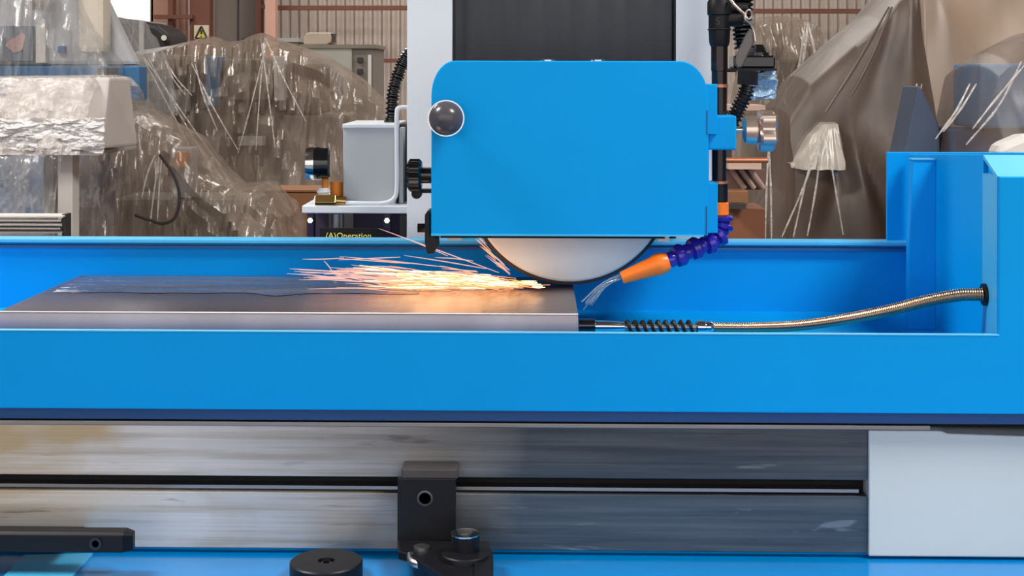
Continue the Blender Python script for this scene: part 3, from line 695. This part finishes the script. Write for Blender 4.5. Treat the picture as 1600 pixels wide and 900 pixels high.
YD = 1.985
zd1, zd0 = ZZ(838, YD), ZZ(869, YD)
xe = XX(205, YD)
t = thing('stop_bar', 'long black square bar with a screw, lower left against the rail', 'bar', (xe, YD, zd0))
bm = bmesh.new()
pr = [(YD, zd0), (YD, zd1 - .004), (YD + .004, zd1), (YD + .026, zd1), (YD + .026, zd0)]
a = [bm.verts.new((-1.4, y, z)) for y, z in pr]; b = [bm.verts.new((xe - .012, y, z)) for y, z in pr]
c_ = [bm.verts.new((xe, y + (.012 if i < 3 else -.002), z - (.004 if i in (1, 2, 3) else 0))) for i, (y, z) in enumerate(pr)]
for Q, W in ((a, b), (b, c_)):
    for i in range(5): bm.faces.new((Q[i], Q[(i + 1) % 5], W[(i + 1) % 5], W[i]))
bm.faces.new(a[::-1]); bm.faces.new(c_)
child('bar', bm, 'black', t, bevel=.001)
child('screw', lathe(P(151, 850, YD), (0, -1, 0), [(0, .009), (.003, .009), (.003, .005), (0, .0045), (0, 0)], n=20), 'blackgloss', t, smooth=True)
child('bar_mount', B(xe - .5, xe - .1, YD + .024, YR, zd0, zd0 + .003), 'black', t)

# ---- sparks: glowing filaments
def emis(name, col, s):
    m = bpy.data.materials.new(name); m.use_nodes = True; nt = m.node_tree; nt.nodes.clear()
    e = nt.nodes.new('ShaderNodeEmission'); e.inputs[0].default_value = (*col, 1); e.inputs[1].default_value = s
    o = nt.nodes.new('ShaderNodeOutputMaterial'); nt.links.new(e.outputs[0], o.inputs[0]); return m
sp = thing('spark_shower', 'glowing orange sparks spraying left from the wheel over the steel plate', 'sparks', P(860, 445, 2.36))
def filament(bm, px, py, ang, ln, w, Y):
    """ang: image slope, ln px, drooping slightly"""
    a = P(px, py, Y); e = P(px - ln * math.cos(ang), py - ln * math.sin(ang), Y + rnd.uniform(-.02, .02)); m_ = (a + e) / 2 + Vector((0, 0, rnd.uniform(-.001, .002)))
    tube(smooth_path([a, m_, e], 3), lambda f: w * (.25 + .75 * math.sin(PI * min(1, f * .9 + .1)) ** .7), n=4, bm=bm)
sets = {'core_sparks': (emis('spark_core', (1, .66, .33), 1.7), bmesh.new()), 'orange_sparks': (emis('spark_orange', (1, .36, .14), .85), bmesh.new()), 'pink_sparks': (emis('spark_pink', (1, .55, .46), .55), bmesh.new())}
def spark(key, px, py, ang, ln, w=.0007): filament(sets[key][1], px, py, ang, ln, w, 2.33 + rnd.uniform(-.035, .035))
for i in range(150):      # dense core
    s = abs(rnd.gauss(0, 1)); px = rnd.triangular(640, 862, 745); f = (870 - px) / 240
    spark('core_sparks', px, 444 - 7 * f + rnd.gauss(0, 2 + 6.0 * f), rnd.gauss(.035, .05), rnd.uniform(35, 120) * (.35 + .65 * f), .0008)
for i in range(260):
    px = rnd.triangular(590, 870, 760); f = (870 - px) / 270
    spark('orange_sparks', px, 446 - 6 * f + rnd.gauss(0, 2 + 9 * f), rnd.gauss(.06, .07), rnd.uniform(30, 100), .0006)
for i in range(60):
    px = rnd.uniform(530, 760); f = (870 - px) / 300
    spark('pink_sparks', px, 440 - 8 * f + rnd.gauss(0, 3 + 9 * f), rnd.gauss(.06, .06), rnd.uniform(40, 110), .0008)
for px, py, a, ln in ((600, 431, .03, 130), (560, 434, 0, 85), (700, 418, .1, 170), (640, 412, .07, 110), (600, 425, .1, 60), (680, 436, .02, 190), (590, 452, -.03, 120), (560, 456, -.02, 90), (640, 452, 0, 160), (760, 420, .16, 130), (740, 408, .09, 60), (700, 400, .38, 110), (780, 426, .35, 200), (520, 425, .9, 22)):
    spark('pink_sparks', px, py, a, ln, .0008)
for i in range(26):       # hot streaks following the wheel's rim
    an = R(rnd.uniform(192, 232)); rr = 164 + rnd.uniform(0, 9) ; px = 890 + rr * math.cos(an); py = 284 - rr * math.sin(an)
    spark('orange_sparks' if i % 2 else 'pink_sparks', px + 15, py + 12, R(40) + (an - R(222)) * -.6, rnd.uniform(15, 45), .0006)
for kname, (mm, bm) in sets.items():
    o = child(kname, bm, mm, sp); o['kind'] = 'stuff'
pl = bpy.data.lights.new('spark_light', 'POINT'); pl.energy = .10; pl.color = (1, .5, .22); pl.shadow_soft_size = .06
plo = bpy.data.objects.new('spark_light', pl); COL.objects.link(plo); plo.location = P(700, 432, 2.30)

# ================================================================== BACKGROUND MACHINES AND WRAPS
def ztop_fn(outl, Y):
    pts = [(P(x, y, Y).x, P(x, y, Y).z) for x, y in outl]
    def f(x):
        for (a, za), (b, zb_) in zip(pts, pts[1:]):
            if a <= x <= b: return za + (zb_ - za) * ((x - a) / max(1e-6, b - a))
        return pts[0][1] if x < pts[0][0] else pts[-1][1]
    return pts[0][0], pts[-1][0], f
def tent(name, outl, Y, depth, zbot, m, peaks=(), par=None, nx=150, nv=70, amp=.05, freq=9, seed=0, rough_amp=.012, top=.35, soft=False):
    """plastic sheet thrown over a machine: ridge follows the outline, folds run down from the peaks"""
    x0, x1, f = ztop_fn(outl, Y); bm = bmesh.new(); rows = []
    pk = [P(px, py, Y) for px, py in peaks]
    zmax = max(f(x0 + (x1 - x0) * i / 60) for i in range(61))
    for i in range(nx + 1):
        x = x0 + (x1 - x0) * i / nx; zt_ = max(f(x), zbot + .02); h = (zt_ - zbot) / (zmax - zbot); row = []
        dd = depth * (min(1, h * 1.6)) ** .6
        for j in range(nv + 1):
            w = j / nv * 2 - 1; s = abs(w); side = -1 if w < 0 else 1
            if s < top: yo = s / top * .62; dz = .03 * (s / top) ** 2
            else: q = (s - top) / (1 - top); yo = .62 + .38 * q ** .7; dz = .03 + .97 * q
            z = zt_ - (zt_ - zbot) * dz; y = Y + side * dd * yo
            disp = 0
            for kk, p in enumerate(pk):
                dx_, dz_ = x - p.x, p.z - z; d = math.hypot(dx_, dz_) + 1e-4
                ang = math.atan2(dx_, dz_ + .05); ww = math.exp(-d / .9) * max(0, min(1, dz_ * 5 + .15))
                nn = noise.noise(Vector((ang * freq, kk * 7.3 + seed, d * .8)))
                disp += ww * (nn * 1.3 if soft else (1 - abs(nn) * 2.6)) * min(1, d * 4)
            disp = disp * amp + rough_amp * noise.fractal(Vector((x * 5, z * 5, seed + w)), 1, 2, 4) * 2
            row.append(bm.verts.new((x + .3 * disp * (1 if i not in (0, nx) else 0), y + side * disp * min(1, s * 2.5), z + .25 * disp * s)))
        rows.append(row)
    for A, Bv in zip(rows, rows[1:]):
        for j in range(nv): bm.faces.new((A[j], Bv[j], Bv[j + 1], A[j + 1]))
    return child(name, bm, m, par, smooth=True) if par else link(name, bm, m, smooth=True)

# --- left: light grey and blue machine under clear film
Y1 = 6.4
lm = thing('wrapped_milling_machine', 'tall grey and blue machine under clear plastic at the far left', 'machine', P(60, 420, Y1))
lm.location.z = 0
child('pedestal', BP(-260, 110, 240, 640, Y1, .7), 'mdarkblue', lm, bevel=.01)
child('rear_body', BP(-260, 80, -60, 240, Y1 + .1, .5), 'mgrey', lm)
child('saddle', BP(-260, 219, 104, 158, Y1 - .02, .12), mat('saddle_blue', (52, 108, 156), .5), lm, bevel=.008)
child('housing_and_film', prismP([(-260, -60), (140, -60), (163, 0), (192, 60), (213, 103), (-260, 103)], Y1, .10), mat('pale_machine_grey', (176, 178, 184), .5), lm, bevel=.02)  # grey housing whose slanted right side stands for the stretched film
child('control_panel', BP(-40, 51, 42, 96, Y1 - .03, .03), mat('grey_blue_panel', (120, 128, 140), .4), lm)
child('trim_strip', BP(56, 71, 40, 99, Y1 - .03, .03), 'mwhite', lm)
child('sticker', prismP([(12, 66), (36, 52), (40, 58), (34, 80), (22, 84), (8, 72)], Y1 - .036, .006), mat('pinkish_sticker', (196, 160, 156), .6), lm)
child('dark_port', BP(90, 100, 73, 84, Y1 - .03, .03), 'mdarkblue', lm)
child('head', BP(120, 163, -60, 85, Y1 - .1, .12), mat('cream_paint', (214, 206, 192), .35), lm, bevel=.03)
child('spindle_cap', lathe(P(61, 0, Y1 - .1), (0, 0, -1), [(-.2, .035), (.03, .036), (.05, .03), (.056, 0)], n=20), 'chrome', lm, smooth=True)
child('dark_shoulder', BP(150, 182, 107, 128, Y1 - .05, .03), 'mdark', lm)
tent('plastic_sheet', [(-300, -60), (60, -90), (163, -12), (190, 45), (221, 105), (224, 150), (228, 260), (236, 600)], Y1 + .32, .78, .1, 'film_clear', ((165, -10), (60, -80), (118, 30)), lm, amp=.05, seed=3)

# white crate wrapped in crumpled film on a stand
Yb = 4.75
wbx = thing('wrapped_white_box', 'pale box in crumpled shiny film in front of the left machine', 'box', P(90, 235, Yb))
bm = bmesh.new()
q = [(12, 124, Yb, ), (172, 122, Yb), (160, 234, Yb - .05), (-6, 232, Yb - .05)]
F = [P(x, y, Y) for x, y, Y in q]; Bk = [F[0] + Vector((.0, .2, 0)), F[1] + Vector((.01, .2, -.0)), F[2] + Vector((.05, .25, 0)), F[3] + Vector((0, .25, 0))]
a = [bm.verts.new(v) for v in F]; b = [bm.verts.new(v) for v in Bk]; bm.faces.new(a); bm.faces.new(b[::-1])
for i in range(4): bm.faces.new((a[i], a[(i + 1) % 4], b[(i + 1) % 4], b[i]))
child('box', bm, mat('pale_pinkish_grey', (200, 192, 188), .6), wbx, bevel=.01)
def crumple(name, c0, c1, Y, amp, m, par, nx=90, nz=60, seed=0, sc=14):
    bm = bmesh.new(); rows = []
    for i in range(nx + 1):
        r = []
        for j in range(nz + 1):
            px = c0[0] + (c1[0] - c0[0]) * i / nx; py = c0[1] + (c1[1] - c0[1]) * j / nz
            p = P(px, py, Y); e = min(i, nx - i, 6) / 6
            n1 = noise.fractal(Vector((p.x * sc * .6, p.z * sc * 1.6, seed)), .9, 2, 5)
            p.y -= amp * (.3 + abs(n1) * 1.5) * (.4 + .6 * e); p.z += .01 * n1; p.x += .008 * n1
            if j == nz: p.z += .012 * noise.noise(Vector((p.x * 30, seed, 0)))
            r.append(bm.verts.new(p))
        rows.append(r)
    for A, Bv in zip(rows, rows[1:]):
        for j in range(nz): bm.faces.new((A[j], Bv[j], Bv[j + 1], A[j + 1]))
    o = child(name, bm, m, par, smooth=True) if par else link(name, bm, m, smooth=True)
    md = o.modifiers.new('thickness', 'SOLIDIFY'); md.thickness = .0015
    return o
crumple('crumpled_film', (-8, 186), (164, 238), Yb - .2, .022, film('white_crumple', (240, 236, 236), .85, .22, .8, 18, (1, 1, 2.6)), wbx, seed=5, sc=16)
tent('film_cover', [(-14, 236), (4, 130), (14, 120), (174, 118), (190, 140), (188, 200), (186, 240)], Yb + .2, .42, P(90, 238, Yb).z, 'film_white', ((20, 122), (170, 122)), wbx, amp=.02, seed=8, nx=80, nv=50, top=.5)
st = thing('box_stand', 'white post stand under the film wrapped box', 'stand', (P(90, 235, Yb).x, Yb + .2, 0))
child('post', B(P(83, 0, Yb).x, P(106, 0, Yb).x, Yb + .05, Yb + .12, 0, P(0, 236, Yb).z), 'mwhite', st)
child('top_plate', B(P(-4, 0, Yb).x, P(160, 0, Yb).x, Yb - .03, Yb + .4, P(0, 238, Yb).z - .01, P(0, 236, Yb).z), 'mgrey', st)
child('foot', B(P(40, 0, Yb).x, P(150, 0, Yb).x, Yb - .05, Yb + .3, 0, .04), 'mgrey', st)
child('back_post', B(P(20, 0, Yb).x, P(36, 0, Yb).x, Yb + .3, Yb + .36, 0, P(0, 238, Yb).z), 'mgrey', st)
tent('hanging_film', [(-14, 300), (-8, 236), (60, 232), (140, 233), (150, 242), (128, 300), (120, 420)], Yb + .12, .22, P(90, 345, Yb).z, 'film_clear', ((100, 236), (140, 236), (10, 236)), st, amp=.035, seed=12, nx=90, nv=40, top=.2)
# stack of shiny sheets
for i in range(6):
    yy = 338 + i * 6.2
    o = link('metal_sheet', BP(-30, 99 - (i * 3) % 5, yy, yy + 3.2, 4.2 + .01 * ((i * 7) % 3), .07), 'chrome' if i % 2 else 'mwhite', bevel=.001)
    posn = ['topmost', 'second from the top', 'third from the top', 'fourth from the top', 'fifth from the top', 'lowest visible'][i]
    tag(o, 'long shiny sheet in the stack at the left edge, ' + posn, 'metal sheet', 'shiny sheets stacked behind the trough')
sb = thing('sheet_rack', 'dark rack beneath the stack of shiny sheets at the left', 'rack', (P(30, 0, 4.3).x, 4.3, 0))
child('shelf', BP(-30, 100, 375.5, 384, 4.2, .09), 'mdark', sb)
for px in (-20, 90): child('leg', B(XX(px, 4.25), XX(px, 4.25) + .04, 4.25, 4.29, 0, ZZ(384, 4.25)), 'mdark', sb)
child('spacer', BP(97, 103, 336, 384, 4.22, .05), 'mdark', sb)

# --- black motor with strap behind
t = thing('black_motor', 'black rounded motor housing with a pale strap behind the left machine', 'motor', P(215, 78, 9.2))
t.location.z = 0
child('body', prismP([(150, 22), (168, 27), (215, 32), (245, 40), (262, 52), (266, 66), (262, 80), (200, 84), (150, 84)], 9.2, .5), mat('matte_black', (30, 29, 32), .5), t, bevel=.03, seg=4)
child('strap', BP(217, 224, 33, 80, 9.17, .56), 'mgrey', t)
child('bolt', cyl(P(256, 60, 9.2), P(256, 60, 9.15), .018), 'mwhite', t, smooth=True)
child('mount', BP(170, 250, 84, 520, 9.3, .3), 'mdark', t)

# --- centre-left: machines under hazy film
Y3 = 7.9
cm = thing('wrapped_grey_machine', 'grey machine covered with hazy plastic, peaks above, left of the column', 'machine', P(330, 400, Y3)); cm.location.z = 0
child('body', BP(215, 470, 175, 620, Y3 + .05, .6), 'mtan', cm, bevel=.02)
child('left_head', BP(228, 300, 86, 175, Y3, .5), mat('olive_grey', (112, 104, 96), .5), cm, bevel=.03)
child('vent_plate', BP(225, 296, 140, 175, Y3 - .05, .04), 'mgrey', cm)
for i in range(4): child('vent_slot', BP(232 + i * 16, 238 + i * 16, 104, 134, Y3 - .02, .02), 'mdark', cm)
child('blue_panel', BP(320, 344, 88, 168, Y3 - .04, .2), 'mblue', cm, bevel=.005)
child('dark_cabinet', BP(348, 426, 92, 160, Y3 - .02, .4), 'mtan', cm, bevel=.01)
child('dark_band', BP(344, 426, 156, 176, Y3 - .04, .2), 'mdark', cm)
child('white_post', BP(428, 444, 88, 158, Y3 - .06, .1), 'mwhite', cm, bevel=.004)
child('side_body', BP(446, 500, 100, 180, Y3, .4), mat('brown_grey', (112, 98, 88), .6), cm, bevel=.02)
child('lower_ledge', BP(372, 410, 214, 228, Y3 - .08, .1), 'mwhite', cm)
child('right_body', BP(440, 545, 178, 300, Y3 + .02, .4), mat('pale_tan', (150, 140, 130), .6), cm, bevel=.02)
tent('plastic_sheet', [(205, 320), (207, 86), (222, 80), (280, 70), (326, 58), (336, 58), (352, 66), (380, 64), (402, 54), (412, 52), (440, 64), (480, 76), (512, 88), (545, 112), (580, 142), (618, 172), (632, 300)], Y3 + .25, .48, .1, 'film_haze', ((330, 58), (410, 52), (215, 82), (500, 90)), cm, nx=220, nv=80, amp=.05, freq=9, seed=21, rough_amp=.006)

# gathered creases of film, as tight rolled folds running down from the peaks
def creases(par, peak, ends, Y, r=.006, m='film_white', seed=0):
    rr = random.Random(seed)
    for (ex, ey) in ends:
        a = P(peak[0] + rr.uniform(-6, 6), peak[1], Y); e = P(ex, ey, Y - .08)
        mid = (a + e) / 2 + Vector((rr.uniform(-.008, .008), -.02, rr.uniform(-.008, .006)))
        bm = tube(smooth_path([a, mid, e], 10), lambda f: r * .55 * (.35 + .5 * math.sin(PI * f) ** .6 + .35 * abs(math.sin(9 * f + ex))), n=7)
        child('crease', bm, m, par, smooth=True)
creases(cm, (230, 92), [(370, 300), (345, 260), (330, 262), (310, 255)], Y3 - .27, .007, seed=1)
creases(cm, (262, 96), [(300, 150), (290, 150)], Y3 - .27, .006, seed=4)
creases(cm, (412, 60), [(372, 240), (430, 232), (478, 190), (400, 235)], Y3 - .27, .006, seed=2)
creases(cm, (300, 100), [(372, 235), (340, 205)], Y3 - .27, .007, seed=9)

fm = thing('wrapped_low_machine', 'low lumpy load under pale plastic behind the trough, left of the column', 'machine', P(300, 400, 5.5)); fm.location.z = 0
child('body', BP(175, 400, 310, 560, 5.55, .3), 'mtan', fm, bevel=.03)
child('fitting_box', BP(268, 300, 232, 310, 5.5, .1), 'mgrey', fm, bevel=.004)
child('orange_part', BP(273, 292, 238, 262, 5.46, .04), 'amber', fm, bevel=.003)
child('loop_cable', tube(smooth_path([P(250, 243, 5.12), P(272, 275, 5.1), P(281, 310, 5.1), P(274, 340, 5.1), P(255, 350, 5.1), P(232, 344, 5.1), P(212, 337, 5.12)], 10), .006, n=8), 'mdark', fm, smooth=True)
tent('plastic_sheet', [(96, 420), (112, 300), (150, 262), (180, 190), (215, 176), (235, 170), (262, 190), (300, 212), (340, 262), (372, 288), (408, 286), (436, 312), (452, 340), (462, 420)], 5.6, .42, .1, 'film_haze', ((250, 240), (235, 172), (380, 290)), fm, nx=180, nv=80, amp=.05, freq=11, seed=33, rough_amp=.01)
creases(fm, (248, 243), [(235, 350), (246, 352), (222, 310)], 5.2, .006, seed=5)

# cardboard on the floor side, brown
t = thing('cardboard_box', 'plain brown cardboard box between the wraps and the shelf legs', 'box', (P(450, 0, 6.7).x, 6.7, 0))
child('carton', B(P(415, 0, 6.7).x, P(520, 0, 6.7).x, 6.7, 7.1, 0, P(450, 300, 6.7).z), 'card', t, bevel=.005)
child('flap', B(P(415, 0, 6.7).x, P(520, 0, 6.7).x, 6.69, 6.9, P(450, 300, 6.7).z, P(450, 300, 6.7).z + .008), 'card', t)

# --- grey electrical cabinet by the corrugated wall
Y5 = 9.0
t = thing('electrical_cabinet', 'pale grey cabinet in front of the corrugated wall, left of the column', 'cabinet', (P(520, 0, Y5).x, Y5, 0))
child('body', BP(472, 584, 74, 500, Y5 + .02, .6), mat('cabinet_grey', (128, 122, 116), .6), t)
child('door', BP(472, 550, 76, 144, Y5, .03), mat('cabinet_pale', (168, 166, 158), .6), t, bevel=.006)
child('side_strip', BP(575, 580, 86, 152, Y5 - .0, .03), 'mwhite', t)
for y in (90, 108, 126): child('switch', BP(558, 566, y, y + 8, Y5, .03), 'mdark', t)
child('top_lip', BP(468, 586, 70, 76, Y5 - .01, .62), 'mtan', t)
t = thing('small_case', 'small beige case lying on top of the grey cabinet', 'box', P(505, 71, Y5))
child('body', prismP([(474, 71), (474, 58), (480, 51), (515, 51), (518, 58), (518, 66), (510, 71)], Y5 + .05, .25), mat('beige', (178, 164, 148), .6), t, bevel=.01)
child('clip', BP(512, 522, 53, 66, Y5 + .06, .1), 'mdark', t)
# second cabinet visible left of it, low
t = thing('grey_machine_top', 'long grey machine top seen over the plastic behind the peaks', 'machine', (P(450, 0, 9.1).x, 9.1, 0))
child('body', BP(436, 466, 64, 500, 9.1, .5), mat('mushroom', (150, 138, 126), .6), t, bevel=.01)
child('cap', BP(434, 467, 60, 66, 9.08, .54), 'mgrey', t)

# --- right side: beige and brown plastic
rm = thing('wrapped_tall_machine', 'tall machine under a brown plastic sheet right of the guard', 'machine', (P(1320, 0, 6.0).x, 6.0, 0))
child('body', BP(1245, 1420, 170, 640, 6.0, .6), 'mtan', rm, bevel=.02)
tent('white_wrap', [(1232, 264), (1240, 244), (1262, 210), (1282, 190), (1303, 190), (1309, 225), (1314, 264)], 5.68, .13, P(1270, 264, 5.6).z, film('white_wrap_film', (222, 214, 202), .82, .3, .3, 6), ((1292, 186),), rm, amp=.03, freq=6, seed=77, nx=80, nv=40, rough_amp=.003)
child('column', BP(1388, 1412, 60, 250, 6.0, .4), 'mdarkblue', rm, bevel=.01)
child('base_blue', BP(1300, 1360, 262, 286, 5.7, .1), 'mdarkblue', rm)
tent('plastic_sheet', [(1172, 420), (1184, 330), (1206, 290), (1208, 170), (1240, 118), (1300, 62), (1345, 24), (1378, -12), (1400, -40), (1418, 60), (1436, 180), (1455, 300), (1468, 420)], 6.1, .55, .1, 'film_brown', ((1392, -20), (1290, 190), (1210, 180)), rm, nx=200, nv=90, amp=.09, freq=2.6, seed=41, rough_amp=.002, soft=True)
creases(rm, (1392, 10), [(1290, 175), (1330, 150)], 5.62, .012, 'film_brown', seed=3)
creases(rm, (1285, 195), [(1222, 370), (1240, 370), (1262, 368), (1318, 366)], 5.48, .007, 'film_white', seed=6)
creases(rm, (1205, 200), [(1196, 372), (1206, 372)], 5.5, .007, 'film_white', seed=7)

r2 = thing('wrapped_far_machine', 'machine in pale wrinkled plastic under the purlin, just right of the valve', 'machine', (P(1225, 0, 7.2).x, 7.2, 0))
child('body', BP(1180, 1270, 90, 640, 7.2, .5), 'mtan', r2, bevel=.02)
tent('plastic_sheet', [(1140, 420), (1150, 160), (1172, 32), (1190, 26), (1222, 24), (1250, 28), (1262, 34), (1276, 60), (1296, 90), (1310, 420)], 7.4, .5, .1, 'film_haze', ((1215, 25), (1258, 30), (1180, 30)), r2, nx=120, nv=70, amp=.05, freq=8, seed=51, rough_amp=.006)
creases(r2, (1262, 34), [(1252, 110), (1276, 100), (1240, 150)], 7.0, .012, seed=11)

r3 = thing('wrapped_right_machine', 'blue machine beneath a large beige plastic sheet at the right edge', 'machine', (P(1540, 0, 4.8).x, 4.8, 0))
child('blue_cabinet', BP(1530, 1660, 98, 200, 4.75, .3), 'mblue', r3, bevel=.01)
child('blue_body', BP(1484, 1700, 200, 640, 4.9, .2), 'mdarkblue', r3, bevel=.01)
child('blue_side', prismP([(1410, 640), (1412, 240), (1434, 132), (1440, 136), (1468, 196), (1486, 640)], 4.9, .2), mat('dull_blue', (70, 84, 108), .6), r3, bevel=.01)
child('white_bundle', prismP([(1556, 246), (1562, 226), (1600, 210), (1680, 205), (1680, 250)], 4.05, .1), 'mwhite', r3, bevel=.02)
tent('plastic_sheet', [(1452, 420), (1470, 300), (1500, 190), (1518, 100), (1536, 82), (1600, 50), (1680, 40), (1760, 420)], 4.8, .5, .1, 'film_brown2', ((1540, 88), (1620, 150), (1640, 60)), r3, nx=150, nv=80, amp=.06, freq=2.5, seed=61, rough_amp=.002, soft=True)
creases(r3, (1436, 130), [(1408, 240), (1424, 240), (1430, 232)], 5.4, .006, 'film_white', seed=13)
creases(r3, (1520, 130), [(1462, 216), (1474, 205)], 4.3, .006, 'film_white', seed=14)
creases(r3, (1600, 95), [(1520, 200), (1510, 225)], 4.3, .006, 'film_white', seed=15)
r4 = thing('beige_sheeted_stack', 'tall load under smooth beige sheeting behind the right hand machines', 'machine', (P(1520, 0, 8.0).x, 8.0, 0))
child('body', BP(1420, 1700, 0, 640, 8.2, .6), mat('tan_body', (160, 138, 118), .7), r4, bevel=.03)
tent('plastic_sheet', [(1385, 420), (1398, 60), (1405, -80), (1440, -110), (1560, -120), (1700, -110), (1760, 420)], 8.2, .65, .1, 'film_beige', ((1410, -60), (1640, -60)), r4, nx=120, nv=70, amp=.05, freq=2, seed=71, rough_amp=.001, soft=True)

# blue-white bagged part and pale table pieces beside the chrome knob
t = thing('bagged_part', 'ice blue crumpled plastic bag hanging below the black box', 'bag', P(1190, 150, 2.76))
o = crumple('bag', (1172, 110), (1212, 152), 2.76, .02, 'film_ice', t, nx=40, nz=40, seed=9, sc=18)
child('filling', BP(1174, 1210, 112, 150, 2.765, .03), mat('ice_filling', (150, 190, 222), .5), t, bevel=.008)
child('hook', cyl(P(1191, 109, 2.765), P(1191, 114, 2.765), .004, n=8), 'mdark', t)
t = thing('pipe_rack', 'copper coloured pipes over tan boards seen between the guard and brown plastic', 'rack', (P(1170, 0, 4.2).x, 4.2, 0))
child('beam', BP(1136, 1196, 164, 172, 4.2, .2), mat('pinkish_beam', (190, 160, 146), .6), t)
child('pipe', cyl(P(1130, 250, 4.15), P(1200, 250, 4.15), .008, n=12), 'copper', t, smooth=True)
child('beam', BP(1138, 1190, 254, 264, 4.2, .2), mat('cream_beam', (208, 178, 158), .6), t)
child('board', BP(1134, 1196, 264, 296, 4.3, .02), mat('brown_board', (120, 92, 82), .7), t)
for i in range(3): child('lath', cyl(P(1142 + i * 15, 264, 4.28), P(1164 + i * 15, 294, 4.28), .008, n=8), mat('lath_tan', (176, 150, 138), .6), t)
child('carton', BP(1136, 1170, 298, 318, 4.2, .15), 'card', t, bevel=.003)
child('dark_bar', BP(1140, 1166, 318, 326, 4.15, .2), 'mdark', t)
child('lower_carton', BP(1130, 1196, 326, 640, 4.25, .2), mat('rust_card', (132, 84, 58), .8), t)
child('post', B(P(1140, 0, 4.3).x, P(1146, 0, 4.3).x, 4.33, 4.38, 0, P(0, 168, 4.3).z), 'mdark', t)
